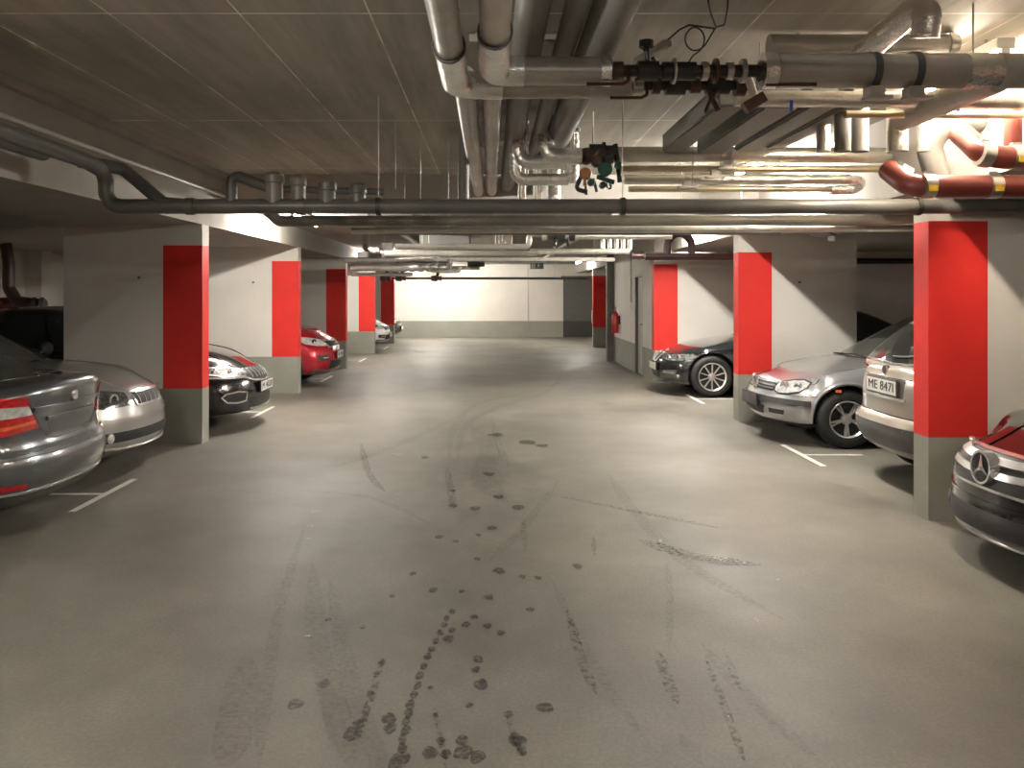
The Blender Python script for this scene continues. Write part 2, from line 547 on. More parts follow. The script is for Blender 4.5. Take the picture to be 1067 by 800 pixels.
# ------------------------------------------------------------------ painted bay markings (part of the floor)
def flat_poly(name, pts, m, z=0.002, parent=floor):
    bm = bmesh.new()
    vs_ = [bm.verts.new((p[0], p[1], z)) for p in pts]
    bm.faces.new(vs_)
    if bm.faces[:] :
        bm.normal_update()
        if bm.faces[:][0].normal.z < 0: bmesh.ops.reverse_faces(bm, faces=bm.faces[:])
    me = bpy.data.meshes.new(name); bm.to_mesh(me); bm.free()
    return link_mesh(name, me, parent, None, [m])
def bay_mark(side, y, half=0.55, stem=0.62, w=0.06):
    x = side * 3.16
    a = [(x - w / 2, y - half), (x + w / 2, y - half), (x + w / 2, y + half), (x - w / 2, y + half)]
    if side < 0:
        pts = [a[0], a[1], a[2], a[3], (x - w / 2, y + w / 2), (x - stem, y + w / 2), (x - stem, y - w / 2), (x - w / 2, y - w / 2)]
    else:
        pts = [a[0], a[1], (x + w / 2, y - w / 2), (x + stem, y - w / 2), (x + stem, y + w / 2), (x + w / 2, y + w / 2), a[2], a[3]]
    flat_poly('bay_marking', pts, 'line_paint')
for y in (6.78, 11.45, 15.9, 20.3, 24.8, 2.3): bay_mark(-1, y)
for y in (8.42, 12.85, 3.8): bay_mark(1, y)

# ------------------------------------------------------------------ lamps
def luminaire(x, y, z, length, along, label, glow='tube_glow', group='fluorescent battens along the lane', drop=0.12):
    z -= drop
    t = thing('fluorescent_lamp', label, 'lamp', (x, y, z), 0 if along == 'Y' else PI / 2, group)
    h = length / 2
    obj('housing', bbox(-0.05, 0.05, -h, h, -0.06, 0.0, 0.006), 'white_plastic', t)
    bm = tube_bm([(0, -h + 0.04, -0.085), (0, h - 0.04, -0.085)], 0.019, seg=12)
    obj('tube', bm, glow, t, smooth=40)
    for s in (-1, 1):
        obj('lamp_holder', bbox(-0.022, 0.022, s * (h - 0.02) - 0.018, s * (h - 0.02) + 0.018, -0.11, -0.058), 'white_plastic', t)
        if drop: obj('hanger_rod', tube_bm([(0, s * h * .7, 0), (0, s * h * .7, drop)], .007, seg=6), 'zinc', t)
    return t
luminaire(2.74, 5.0, 3.05, 1.2, 'Y', 'lit fluorescent lamp on the ceiling at top right above the thick silver pipe', 'tube_near', drop=.04)
luminaire(2.62, 8.25, 3.05, 1.2, 'Y', 'fluorescent lamp hidden above the long silver foil pipe at right', 'tube_right', drop=.05)
luminaire(-2.52, 11.2, 2.71, 1.5, 'Y', 'lit fluorescent lamp beside the left beam past the first left pillar', 'tube_left', drop=.0)
luminaire(2.94, 12.6, 2.71, 1.5, 'Y', 'lit fluorescent lamp above the brown pipe arch beside the third right red band', 'tube_right', drop=.0)
luminaire(-2.62, 20.3, 2.71, 1.5, 'Y', 'lit fluorescent lamp behind the foil pipes, far left of the lane', 'tube_left', drop=.0)
luminaire(2.80, 26.4, 2.71, 1.5, 'Y', 'lit fluorescent lamp near the furthest right red pillar', drop=.0)
luminaire(-2.05, 28.9, 2.71, 1.5, 'Y', 'lit fluorescent lamp just in front of the white end wall', 'tube_end', drop=.0)
luminaire(-2.5, 1.6, 3.05, 1.5, 'Y', 'fluorescent lamp above the viewer at the left beam', 'tube_left')
luminaire(1.2, -1.6, 3.05, 1.5, 'Y', 'unseen fluorescent fill lamp behind the viewer at the lane middle')  # unseen tube added behind the camera as front fill for the lane

# ------------------------------------------------------------------ pipework
def ceil_at(y): return 3.05 if y < 9.8 else 2.71
def pipe(name, label, cat, pts, r, m, group=None, rad=None, smooth=50, seg=18, rods=(), clamps=(), clampm='steel', step=None, rodtop=None, origin=True, cr=1.10):
    """one run of pipe, its hanger rods and clamps as parts. rods: (x, y, z of pipe axis)"""
    bm = tube_bm(pts, r, seg=seg, rad=rad, step=step)
    o = obj(name, bm, m, None, smooth)
    tag(o, label, cat, group)
    for (x, y, z) in rods:
        b = bmesh.new()
        add_tube(b, [(x, y, z + r * 0.9), (x, y, (rodtop or ceil_at(y)) - 0.001)], 0.0045, seg=8)
        obj('hanger_rod', b, 'zinc', o, 40)
    for (x, y, z, ax) in clamps:
        b = bmesh.new()
        add_lathe(b, [(r * cr, -0.016), (r * cr + 0.006, -0.016), (r * cr + 0.006, 0.016), (r * cr, 0.016)], axis=ax, origin=(x, y, z), seg=20, closed=True)
        obj('clamp', b, clampm, o, 40)
    return o
def sleeve(parent, name, pts, r, m, rad=None, step=None, jitter=0.0, smooth=60, seg=20):
    return obj(name, tube_bm(pts, r, seg=seg, rad=rad, step=step, jitter=jitter), m, parent, smooth)

# --- thick lagged pipes that come over the viewer and turn right (foil elbows)
zA, zB = CAMZ + 1.077, CAMZ + 1.072
yA, yB = 4.30, 4.00
o = pipe('lagged_pipe', 'thick pale lagged pipe with foil elbow, left of the two turning at top centre', 'pipe',
     [(-0.185, -2.0, zA), (-0.185, 3.68, zA)], 0.062, 'pale_lagging', clamps=[(-0.185, 3.62, zA, 'Y')], clampm='grey_plastic')
sleeve(o, 'foil_elbow', [(-0.185, 3.63, zA), (-0.185, yA, zA), (0.06, yA, zA)], 0.071, 'foil', rad=0.13, step=0.025, jitter=0.02)
sleeve(o, 'lagged_run', [(0.0, yA, zA), (0.72, yA, zA)], 0.068, 'pale_lagging')
o2 = pipe('lagged_pipe', 'thick pale lagged pipe with foil elbow, right one of the two turning at top centre', 'pipe',
     [(0.015, -2.0, zB), (0.015, 3.42, zB)], 0.062, 'pale_lagging', clamps=[(0.015, 3.40, zB, 'Y')], clampm='grey_plastic')
sleeve(o2, 'foil_elbow', [(0.015, 3.41, zB), (0.015, yB, zB), (0.16, yB, zB)], 0.073, 'foil', rad=0.13, step=0.025, jitter=0.02)
sleeve(o2, 'lagged_run', [(0.13, yB, zB), (0.54, yB, zB)], 0.069, 'pale_lagging')
sleeve(o2, 'end_cap', [(0.525, yB, zB), (0.575, yB, zB)], 0.073, 'foil', step=0.02, jitter=0.02)
# brown levers under the ends
def lever(parent, x, y, z, L=0.16, m='red_lever'):
    b = bmesh.new()
    add_tube(b, [(x, y, z), (x, y - 0.01, z - 0.06), (x - 0.03, y - 0.01, z - 0.075), (x - L, y - 0.01, z - 0.075)], 0.0085, seg=8, rad=0.015)
    return obj('valve_lever', b, m, parent, 40)

# --- dark valve train between the pale pipe and the thick silver pipe
def disc_list(bm, x0, items, y, z):
    for (dx, L, r, mi) in items:
        add_lathe(bm, [(0, dx), (r, dx), (r, dx + L), (0, dx + L)], axis='X', origin=(x0, y, z), seg=18, mi=mi)
xv = 0.575
o = pipe('valve_train', 'dark valve train between the two thick pale pipes at top centre right', 'valve',
         [(xv, yB, zB), (1.33, yB, zB)], 0.030, 'black_iron')
b = bmesh.new()
disc_list(b, xv, [(0.01, .05, .045, 0), (0.13, .10, .048, 1), (0.25, .16, .044, 1), (0.30, .012, .062, 2), (0.44, .03, .046, 2), (0.50, .015, .06, 0), (0.56, .03, .042, 2), (0.63, .02, .058, 2), (0.72, .04, .05, 0)], yB, zB)
obj('valve_body', b, ['brown_iron', 'black_iron', 'steel'], o, 40)
b = bmesh.new()
add_tube(b, [(xv + .18, yB - .01, zB + .03), (xv + .17, yB - .02, zB + .12)], .012, seg=8)
add_lathe(b, [(0, .11), (.035, .11), (.035, .14), (0, .14)], origin=(xv + .17, yB - .02, zB), seg=14)
obj('handwheel', b, 'black_plastic', o, 40)
lever(o, xv + .08, yB - .04, zB, .20); lever(o, xv + .76, yB - .03, zB, -.22)
zC = zA - 0.02
o3 = pipe('return_valve_train', 'dark lower valve train with tag hanging under the upper one at top centre right', 'valve',
          [(0.735, yA, zA), (1.35, yA, zA)], 0.026, 'black_iron')
b = bmesh.new()
disc_list(b, 0.735, [(0.0, .05, .05, 0), (0.10, .04, .045, 2), (.17, .10, .050, 1), (.30, .05, .04, 2), (.38, .12, .045, 1), (.53, .05, .055, 2)], yA, zA)
obj('valve_body', b, ['steel', 'black_iron', 'brown_iron'], o3, 40)
lever(o3, 0.80, yA - .04, zA, .19)
b = bmesh.new()
add_tube(b, [(1.12, yA - .02, zA - .02), (1.16, yA - .06, zA - .14)], .016, seg=10)
add_tube(b, [(1.20, yA - .02, zA), (1.13, yA - .05, zA - .07), (1.10, yA - .05, zA - .15)], .010, seg=8)
obj('drain_cock', b, 'brown_iron', o3, 40)
b = bmesh.new(); add_tube(b, [(1.24, yA - .06, zA + .05), (1.31, yA - .08, zA + .02), (1.34, yA - .08, zA - .07)], .022, seg=10)
obj('white_cap', b, 'white_tag', o3, 40)
b = bmesh.new(); add_bar(b, (1.30, yA - .05, zA - .13), (1.40, yA - .05, zA - .07), .05, .055); obj('actuator', b, 'brown_iron', o3)

# pale probe pointing back up with loose black cable loop
b = bmesh.new(); add_bar(b, P(663, 64, 4.2), P(697, 45, 3.9), .03, .028); add_bar(b, P(665, 60, 4.25), P(693, 42, 3.95), .012, .012)
t = tag(obj('temperature_probe', b, 'zinc'), 'pale slanting probe arm above the dark valve train, top centre right', 'probe')
b = bmesh.new(); add_tube(b, [P(678, 72, 4.3), P(682, 62, 4.2), P(668, 46, 4.15)], .014, seg=8)
obj('probe_head', b, 'black_plastic', t, 40)
b = bmesh.new()
cpts = [P(693, 44, 3.95), P(708, 31, 3.9), P(718, 26, 3.85), P(732, 28, 3.8), P(747, 30, 3.7), P(741, 15, 3.6), P(738, 2, 3.5), P(736, -30, 3.45)]
add_tube(b, cpts, .0045, seg=6, rad=.03)
tag(obj('black_cable', b, 'black_plastic', None, 40), 'loose black cable rising from the probe arm to the ceiling', 'cable')
b = bmesh.new()
lp = [P(717, 66, 3.95), P(722, 58, 3.95), P(731, 52, 3.95), P(735, 40, 3.9), P(731, 31, 3.9), P(722, 27, 3.88), P(714, 36, 3.88), P(714, 46, 3.88), P(722, 54, 3.9), P(733, 50, 3.9), P(746, 28, 3.8), P(755, 26, 3.7), P(758, 10, 3.6), P(760, -30, 3.5)]
add_tube(b, lp, .004, seg=6, rad=.05)
tag(obj('black_cable', b, 'black_plastic', None, 40), 'thin black cable coiled in one loop above the valve train', 'cable')

# --- thick silver pipe at top right
zR, yR = CAMZ + 1.072, 4.00
o = pipe('lagged_pipe', 'thickest silver lagged pipe running to the right edge at top right', 'pipe',
     [(1.33, yR, zR), (2.90, yR, zR)], 0.083, 'pale_lagging', rods=[(2.33, yR, zR)],
     clamps=[(1.84, yR, zR, 'X'), (2.04, yR, zR, 'X')], clampm='grey_plastic', cr=1.02)
sleeve(o, 'end_cap', [(1.305, yR, zR), (1.37, yR, zR)], 0.087, 'foil', step=0.02, jitter=0.02)
sleeve(o, 'foil_joint', [(2.28, yR, zR), (2.44, yR, zR)], 0.086, 'foil', step=0.02, jitter=0.015)
for x in (1.84, 2.03):
    b = bmesh.new(); box(b, x - .035, x + .035, yR - .06, yR + .02, zR - .135, zR - .085); box(b, x - .06, x + .06, yR - .09, yR - .02, zR - .15, zR - .135)
    obj('pipe_shoe', b, 'zinc', o)
pipe('lagged_pipe', 'pale lagged pipe passing just above and behind the thickest silver pipe', 'pipe',
     [(1.49, 4.45, 2.985), (2.50, 4.45, 2.985)], 0.054, 'pale_lagging', rods=[(1.65, 4.45, 2.985), (2.40, 4.45, 2.985)], clamps=[(2.46, 4.45, 2.985, 'X')])
pipe('lagged_elbow', 'foil arch of pipe rising over the thick silver pipe at top right', 'pipe',
     [(1.93, 4.30, 2.89), (1.97, 3.90, 2.965), (1.99, 3.76, 2.955), (1.99, 3.80, 2.82)], 0.062, 'foil', rad=.08, step=.02)
pipe('lagged_pipe', 'silver pipe running back under the thick silver pipe at top right', 'pipe',
     [P(940, 123, 4.9), P(1040, 80, 4.0)], 0.075, 'pale_lagging')
pipe('bright_pipe', 'bright lit pipe crossing to the right edge below the thick silver pipe', 'pipe',
     [(1.36, 4.62, 2.735), (3.16, 4.62, 2.72)], 0.045, 'smooth_foil', rods=[(1.50, 4.62, 2.735)])
pipe('gold_pipe', 'thin golden pipe below the bright lit pipe at top right', 'pipe',
     [(2.03, 4.75, 2.675), (3.16, 4.75, 2.67)], 0.022, 'gold_pipe')
for px, lab in ((825, 'blue tag strip on the pale pipe right of the dark grey ducts'), (999, 'blue tag strip hanging under the bright lit pipe at top right')):
    c = P(px, 110, 4.55)
    tag(obj('blue_tag', bbox(c.x - .009, c.x + .009, 4.553, 4.560, c.z - .03, c.z + .03), 'blue_tag'), lab, 'tag')

# --- pipes running away from the viewer under the ceiling
def run(px0, y0px, zrel, y1, r, m, label, y0=-2.0, name='overhead_pipe', group=None, clamps=()):
    """axis passes through pixel (px0, y0px); height zrel above the eye"""
    d = zrel * F / (VPY - y0px)
    x = (px0 - VPX) * d / F
    return pipe(name, label, 'pipe', [(x, y0, CAMZ + zrel), (x, y1, CAMZ + zrel)], r, m, group, clamps=[(x, c, CAMZ + zrel, 'Y') for c in clamps], clampm='grey_plastic')
run(486, 102, 1.20, 9.75, 0.066, 'pale_lagging', 'left of the two pale pipes running straight back below the foil elbows', y0=4.6)
run(512.5, 102, 1.20, 9.75, 0.060, 'pale_lagging', 'right of the two pale pipes running straight back below the foil elbows', y0=4.7)
run(556, 0, 1.27, 9.75, 0.080, 'grey_lagging', 'grey lagged pipe right of the foil elbows, running back')
run(603, 0, 1.27, 9.75, 0.055, 'grey_lagging', 'darker grey lagged pipe between two wider ones, running back', clamps=())
run(643, 0, 1.26, 9.75, 0.098, 'grey_lagging', 'widest grey lagged pipe, rightmost of the bundle running back at top centre')
for (px, w, zr, lab) in ((733, .085, 1.175, 'dark grey duct running back, leftmost of those under the valve train'),
                         (777, .105, 1.18, 'dark grey duct running back, second of those under the valve train'),
                         (818, .085, 1.175, 'dark grey duct running back, third of those under the valve train'),
                         (852, .070, 1.18, 'dark grey duct running back, rightmost beside the blue tag')):
    d = zr * F / 182.0
    x = (px - VPX) * d / F
    b = bmesh.new(); add_bar(b, (x, 4.90, CAMZ + zr), (x, 6.5 if px < 800 else 6.45, CAMZ + zr), w * 2, w * 1.7)
    bmesh.ops.bevel(b, geom=b.edges[:], offset=.012, segments=2, affect='EDGES')
    tag(obj('air_duct', b, 'grey_lagging'), lab, 'duct')
for (yy, x0, x1, lab) in ((4.45, -0.12, 0.46, 'white channel rail across the pipes above the foil elbows'), (7.6, -0.30, 0.45, 'white channel rail across the running pipes near the lower elbows')):
    zz = CAMZ + 1.37
    t = tag(obj('channel_rail', bbox(x0, x1, yy - .02, yy + .02, zz - .025, zz + .015), 'zinc'), lab, 'rail')
    for x in (x0 + .04, x1 - .04):
        obj('hanger_rod', tube_bm([(x, yy, zz + .01), (x, yy, 3.049)], .006, seg=8), 'zinc', t, 40)

# --- lower pipe group crossing to the right
dL = 6.6
def XZ(px, py, d=dL): v = P(px, py, d); return (v.x, d, v.z)
o = pipe('foil_pipe', 'long silver foil pipe crossing at right, end bent up near the red pipes', 'pipe',
     [XZ(641, 161), XZ(975, 162), (P(975, 162, dL).x + .06, dL + .25, CAMZ + 1.1)], 0.063, 'smooth_foil', rad=.09,
     rods=[XZ(760, 161)], clamps=[(*XZ(760, 161), 'X')])
pipe('gold_pipe', 'golden pipe directly under the long silver foil pipe', 'pipe',
     [XZ(645, 176), XZ(935, 176), XZ(950, 171)], 0.028, 'gold_pipe', rad=.05)
pipe('gold_pipe', 'pale pipe ending in a foil bend, second under the long silver foil pipe', 'pipe',
     [XZ(650, 187, 6.7), XZ(885, 187, 6.7)], 0.040, 'smooth_foil', clamps=[(*XZ(715, 187, 6.7), 'X')])
pipe('gold_pipe', 'thin golden pipe lowest of the group under the long silver foil pipe', 'pipe',
     [XZ(655, 197, 6.8), XZ(870, 197, 6.8)], 0.024, 'gold_pipe')
pipe('foil_elbow', 'short foil U bend closing the pale pipe under the long silver pipe', 'pipe',
     [XZ(884, 187, 6.7), XZ(899, 188, 6.7), XZ(893, 197, 6.8), XZ(865, 198, 6.8)], 0.040, 'foil', rad=.06, step=.02)
# brackets under
for px, py, lab in ((757, 172, 'small white pipe bracket under the long silver foil pipe'), (745, 181, 'small white pipe bracket under the golden pipe'), (716, 192, 'small white pipe bracket at the lowest golden pipe')):
    c = P(px, py, 6.52)
    b = bmesh.new(); box(b, c.x - .03, c.x + .03, 6.50, 6.56, c.z - .02, c.z + .03); box(b, c.x - .075, c.x + .075, 6.47, 6.54, c.z - .035, c.z - .02)
    t = tag(obj('pipe_bracket', b, 'zinc'), lab, 'bracket')
    obj('hanger_rod', tube_bm([(c.x + .04, 6.50, c.z - .03), (c.x + .04, 6.50, 3.049)], .004, seg=6), 'zinc', t)
# left elbows
pipe('foil_elbow', 'foil elbow with a flat run, outer left of the lower elbows', 'pipe',
     [XZ(541, 126, 6.5), XZ(541, 169, 6.5), XZ(590, 169, 6.5)], 0.056, 'foil', rad=.09, step=.03, rods=[XZ(570, 169, 6.5)])
pipe('foil_elbow', 'foil elbow with dark collar, inner right of the lower elbows', 'pipe',
     [XZ(569, 124, 6.35), XZ(569, 163, 6.35), XZ(606, 163, 6.35)], 0.062, 'foil', rad=.09, step=.03, rods=[XZ(598, 163, 6.35)])
pipe('foil_elbow', 'foil elbow lowest of the lower elbows', 'pipe',
     [XZ(537, 160, 6.7), XZ(537, 187, 6.7), XZ(592, 187, 6.7)], 0.048, 'foil', rad=.08, step=.03, rods=[XZ(550, 187, 6.7)])
pipe('foil_riser', 'short upright foil pipe beside the green and orange valves', 'pipe',
     [XZ(595, 133, 6.75), XZ(595, 190, 6.75)], 0.065, 'foil', step=.03, clamps=[(*XZ(595, 136, 6.75), 'Z')], clampm='black_iron')
pipe('riser_pipe', 'grey pipe dropping from the ceiling into the outer lower elbow', 'pipe',
     [(P(541, 128, 6.5).x, 6.5, P(541, 130, 6.5).z), (P(541, 128, 6.5).x, 6.5, 3.049)], 0.06, 'grey_lagging')
pipe('riser_pipe', 'grey pipe dropping from the ceiling into the inner lower elbow', 'pipe',
     [(P(569, 128, 6.35).x, 6.35, P(569, 126, 6.35).z), (P(569, 126, 6.35).x, 6.35, 3.049)], 0.062, 'grey_lagging')
# valve cluster
v = thing('valve_cluster', 'cluster of black, green and orange valves on the lower pipes at centre', 'valve', tuple(P(625, 175, 6.4)))
def vpart(name, m, fn):
    b = bmesh.new(); fn(b); o_ = obj(name, b, m, None, 40); o_.parent = v; o_.location = -v.location; return o_
def q(px, py, d=6.4): return P(px, py, d)
vpart('valve_body', 'brown_iron', lambda b: (add_lathe(b, [(0, 0), (.06, 0), (.07, .05), (.05, .09), (.075, .13), (.06, .20), (.045, .26), (0, .26)], axis='X', origin=q(605, 163), seg=16),))
vpart('valve_body', 'black_iron', lambda b: (add_lathe(b, [(0, 0), (.06, 0), (.06, .10), (.075, .10), (.075, .12), (.05, .12), (.05, .2), (0, .2)], axis='X', origin=q(614, 158), seg=16),))
vpart('valve_stem', 'black_iron', lambda b: add_tube(b, [q(641, 150), q(646, 190)], .02, seg=10))
vpart('valve_lever', 'black_iron', lambda b: add_tube(b, [q(606, 182), q(600, 197), q(612, 200)], .018, seg=8))
vpart('orange_handle', 'orange_valve', lambda b: (add_lathe(b, [(0, -.04), (.04, -.04), (.05, 0), (.03, .03), (0, .03)], axis='Y', origin=q(610, 181, 6.3), seg=12), add_tube(b, [q(610, 176, 6.28), q(609, 194, 6.28)], .012, seg=8)))
vpart('green_handle', 'green_valve', lambda b: (add_lathe(b, [(0, -.04), (.055, -.04), (.055, 0), (.03, .03), (0, .03)], axis='Y', origin=q(630, 177, 6.3), seg=12), add_tube(b, [q(622, 184, 6.28), q(640, 190, 6.28)], .018, seg=8)))
vpart('drain_tap', 'black_iron', lambda b: (add_tube(b, [q(610, 190), q(611, 203)], .012, seg=8), add_tube(b, [q(618, 186), q(622, 200)], .012, seg=8), add_tube(b, [q(633, 190), q(636, 197)], .014, seg=8)))
for (px, py, r_, m_) in ((622, 168, .05, 'brown_iron'), (634, 166, .045, 'black_iron'), (616, 190, .03, 'green_valve'), (628, 193, .028, 'black_iron'), (644, 172, .03, 'green_valve')):
    vpart('valve_cap', m_, lambda b: add_lathe(b, [(0, -.05), (r_ * .7, -.05), (r_, -.02), (r_, .02), (r_ * .6, .05), (0, .05)], axis='Y', origin=q(px, py, 6.33), seg=10))
vpart('steel_union', 'steel', lambda b: (add_tube(b, [q(634, 190, 6.3), q(635, 196, 6.3)], .022, seg=10), add_tube(b, [q(601, 156), q(606, 172)], .02, seg=8)))
vpart('hanger_rod', 'zinc', lambda b: (add_tube(b, [q(618, 150), (q(618, 150).x, 6.4, 3.049)], .006, seg=8),))
# stubs hanging from the ceiling beyond
for k, (px, w, m) in enumerate(((483, .05, 'grey_lagging'), (544, .035, 'smooth_foil'), (560, .038, 'foil'), (577, .06, 'foil'))):
    a = P(px, 192, 7.3)
    pipe('drop_pipe', ['dark upright pipe left of the straight pale pipes', 'thin upright silver pipe under the lower elbows', 'short upright foil pipe under the lower elbows', 'wider upright foil pipe under the lower elbows'][k], 'pipe',
         [(a.x, 7.3, 3.049), (a.x, 7.3, CAMZ + .80)], w, m)
# upright pipes at right between the crossing pipes
for k, (px, d, w, m) in enumerate(((878, 5.2, .05, 'grey_lagging'), (896, 5.35, .055, 'grey_lagging'), (935, 5.0, .062, 'smooth_foil'), (962, 5.1, .036, 'smooth_foil'), (858, 5.5, .045, 'smooth_foil'))):
    a = P(px, 150, d)
    pipe('riser_pipe', ['grey upright pipe left of the pale duct between crossing pipes', 'grey upright pipe beside the wide shiny one at right', 'wide shiny upright pipe near the right red pipes', 'thin shiny upright pipe nearest the right red pipes', 'shiny bent-top upright pipe beside the dark ducts'][k], 'pipe',
         [(a.x, d, 3.049), (a.x, d, P(px, 158, d).z)], w, m)

# --- dark grey drain pipe across the full width
yD, zD = 5.86, 2.262
o = pipe('drain_pipe', 'long dark grey drain pipe crossing the whole lane, bent up at its left end', 'pipe',
     [(-2.80, 3.2, 2.60), (-2.74, 5.60, 2.54), (-2.73, yD, 2.50), (-2.73, yD, zD), (4.2, yD, zD)], 0.053, 'drain_pipe', rad=.11,
     rods=[(-.80, yD, zD), (.93, yD, zD)],
     clamps=[(-.80, yD, zD, 'X'), (.93, yD, zD, 'X'), (3.02, yD, zD, 'X')], clampm='black_iron')
sleeve(o, 'branch', [(-2.12, yD, zD + .005), (-2.32, yD, zD + .02), (-2.62, yD + .03, 2.53), (-2.85, yD - .15, 2.56)], 0.046, 'drain_pipe', rad=.08)
for (x, ax, z) in ((-2.13, 'X', zD), (-1.35, 'X', zD)):
    b = bmesh.new()
    add_lathe(b, [(.053, -.03), (.061, -.03), (.061, .03), (.053, .03)], axis=ax, origin=(x, yD, z), seg=20, closed=True)
    obj('pipe_collar', b, 'drain_pipe', o, 40)
sleeve(o, 'riser', [(-1.84, yD, zD), (-1.84, yD, 2.49), (-1.58, yD + .08, 2.40)], 0.040, 'drain_pipe', rad=.05)
for k, (px, d, w, top) in enumerate(((286, 5.87, .060, 181), (311, 5.87, .050, 184), (341, 5.87, .058, 189), (373, 5.87, .054, 192))):
    a = P(px, top, d); bz = P(px, 212, d).z
    bm = bmesh.new()
    add_lathe(bm, [(0, bz), (w, bz), (w, a.z - .07), (w * 1.16, a.z - .06), (w * 1.18, a.z - .015), (w * 1.0, a.z), (w * .6, a.z + .012), (0, a.z + .014)], origin=(a.x, d, 0), seg=22)
    obj('pipe_socket', bm, 'drain_light' if k < 2 else 'drain_pipe', o, 35)
# rods the sockets hang from are seen behind: horizontal link pipe
pipe('link_pipe', 'thin dark pipe linking the capped drain sockets', 'pipe', [XZ(290, 197, 6.6), XZ(400, 200, 6.7)], 0.03, 'drain_pipe', rods=[XZ(412, 200, 6.7)])

pipe('drain_pipe', 'second lower grey drain pipe just beyond the first, angled left end', 'pipe',
     [(-1.98, 7.0, 2.42), (-1.80, 7.0, 2.255), (4.6, 6.93, 2.262)], 0.046, 'drain_light', rad=.08, rods=[(-.6, 7.0, 2.255), (1.6, 6.97, 2.26)])
pipe('drain_pipe', 'thin pale pipe just under the two drain pipes, crossing the lane', 'pipe',
     [(-1.3, 7.7, 2.228), (4.9, 7.5, 2.235)], 0.030, 'steel', rods=[(-.4, 7.67, 2.23), (1.9, 7.6, 2.23)])
pipe('drain_pipe', 'fourth drain pipe crossing farther back under the concrete step', 'pipe',
     [(-1.2, 8.6, 2.30), (3.0, 8.6, 2.30)], 0.050, 'drain_pipe', rods=[(-.9, 8.6, 2.30), (2.6, 8.6, 2.30)])

# --- brown cast iron pipes with steel clamps at right
def castiron(name, label, pts, r, bands, m='cast_iron', rad=None):
    o = pipe(name, label, 'pipe', pts, r, m, rad=rad)
    for (p, dirv, ylw) in bands:
        p = Vector(p); dv = Vector(dirv).normalized() * .032
        obj('steel_clamp', tube_bm([p - dv, p + dv], r * 1.10, seg=20), 'steel', o, 40)
        b = bmesh.new(); add_bar(b, p + Vector((0, 0, r * 1.12)) - dv * .8, p + Vector((0, 0, r * 1.12)) + dv * .8, .03, .022)
        obj('clamp_bolt', b, 'zinc', o)
        if ylw:
            b = bmesh.new()
            a0 = p + Vector((0, -r * 1.09, -r * .30))
            add_bar(b, a0 - dv * .75, a0 + dv * .75, .006, r * .55, up=(0, 0, 1))
            obj('yellow_label', b, 'yellow_tag', o)
    return o
dc = 4.75
castiron('cast_iron_pipe', 'upper red brown cast iron pipe with wide steel clamps at the right edge', [P(1000, 138, dc + .25), P(1024, 160, dc), P(1045, 164, dc), (3.165, dc, P(1000, 164, dc).z)], .066,
         [(P(1026, 161, dc) , (1, 0, -.2), False), (P(1058, 164, dc), (1, 0, 0), True)], rad=.09)
castiron('cast_iron_pipe', 'lower red brown cast iron pipe with yellow marked clamps at right', [P(926, 177, 5.0), P(948, 194, 4.8), P(975, 194, 4.75), (4.3, 4.75, P(1000, 194, 4.75).z)], .064,
         [(P(940, 184, 4.92), (1, -.3, -.7), False), (P(966, 194, 4.76), (1, 0, 0), True), (P(1034, 194, 4.75), (1, 0, 0), True)], rad=.12)
pipe('drain_pipe', 'dark grey elbow curving down behind the red brown pipes at right', 'pipe',
     [(3.165, 5.35, P(985, 124, 5.35).z), P(990, 124, 5.35), P(966, 150, 5.45), P(978, 186, 5.5)], .080, 'grey_lagging', rad=.15)
castiron('cast_iron_riser', 'short upright red brown pipe above the upper clamped pipe at right edge', [P(1055, 152, 4.87), P(1055, 112, 4.87)], .05, [])
pipe('air_duct', 'pale grey round duct sloping behind the red brown pipes at right', 'duct', [P(905, 200, 7.6), P(1020, 120, 7.2)], .22, 'grey_lagging')

# --- cable conduits along the left beam
def conduit(label, x, z, y0, y1, r=.012, m='white_plastic'):
    tag(obj('cable_conduit', tube_bm([(x, y0, z), (x, y1, z)], r, seg=8), m, None, 40), label, 'conduit')
conduit('thin white conduit along the upper face of the left beam', -3.148, 2.79, -3, 9.78, .018)
pipe('drain_pipe', 'dark pipe along the left beam joining the bent end of the long drain pipe', 'pipe', [(-2.93, -2.0, 2.62), (-2.93, 5.4, 2.585)], .075, 'drain_pipe')

# --- pipes in the far lane
def tr(name, label, d, py, x0px, x1px, r, m, extra=(), rods=1, rad=None, step=None, smooth=50):
    a, b_ = P(x0px, py, d), P(x1px, py, d)
    pts = [a, b_] + [Vector(e) for e in extra]
    rr = [(a.lerp(b_, (k + .5) / rods).x, d, a.z) for k in range(rods)]
    return pipe(name, label, 'pipe', pts, r, m, rods=rr, rad=rad, step=step, smooth=smooth, seg=14)
tr('far_pipe', 'bright foil pipe left of the arch lamp, topmost of the far pipes', 11.0, 246, 600, 700, .045, 'smooth_foil')
b = bmesh.new(); disc_list(b, P(565, 246, 11).x, [(0, .06, .06, 1), (.08, .12, .05, 0), (.22, .08, .075, 0), (.30, .05, .05, 1), (.36, .07, .07, 0)], 11.0, P(565, 246, 11).z)
t = tag(obj('valve_train', b, ['black_iron', 'zinc'], None, 40), 'dark valves on the topmost far pipe right of centre', 'valve')
b = bmesh.new(); add_tube(b, [P(580, 247, 11), P(578, 256, 10.95)], .02, seg=8); add_tube(b, [P(590, 247, 11), P(592, 256, 10.95)], .018, seg=8)
obj('valve_stem', b, 'black_iron', t, 40)
tr('far_pipe', 'pale pipe left of the far valves with an upright kink', 11.1, 257, 412, 551, .040, 'pale_lagging', [P(551, 244, 11.1), P(567, 244, 11.1)], rad=.06, rods=2)
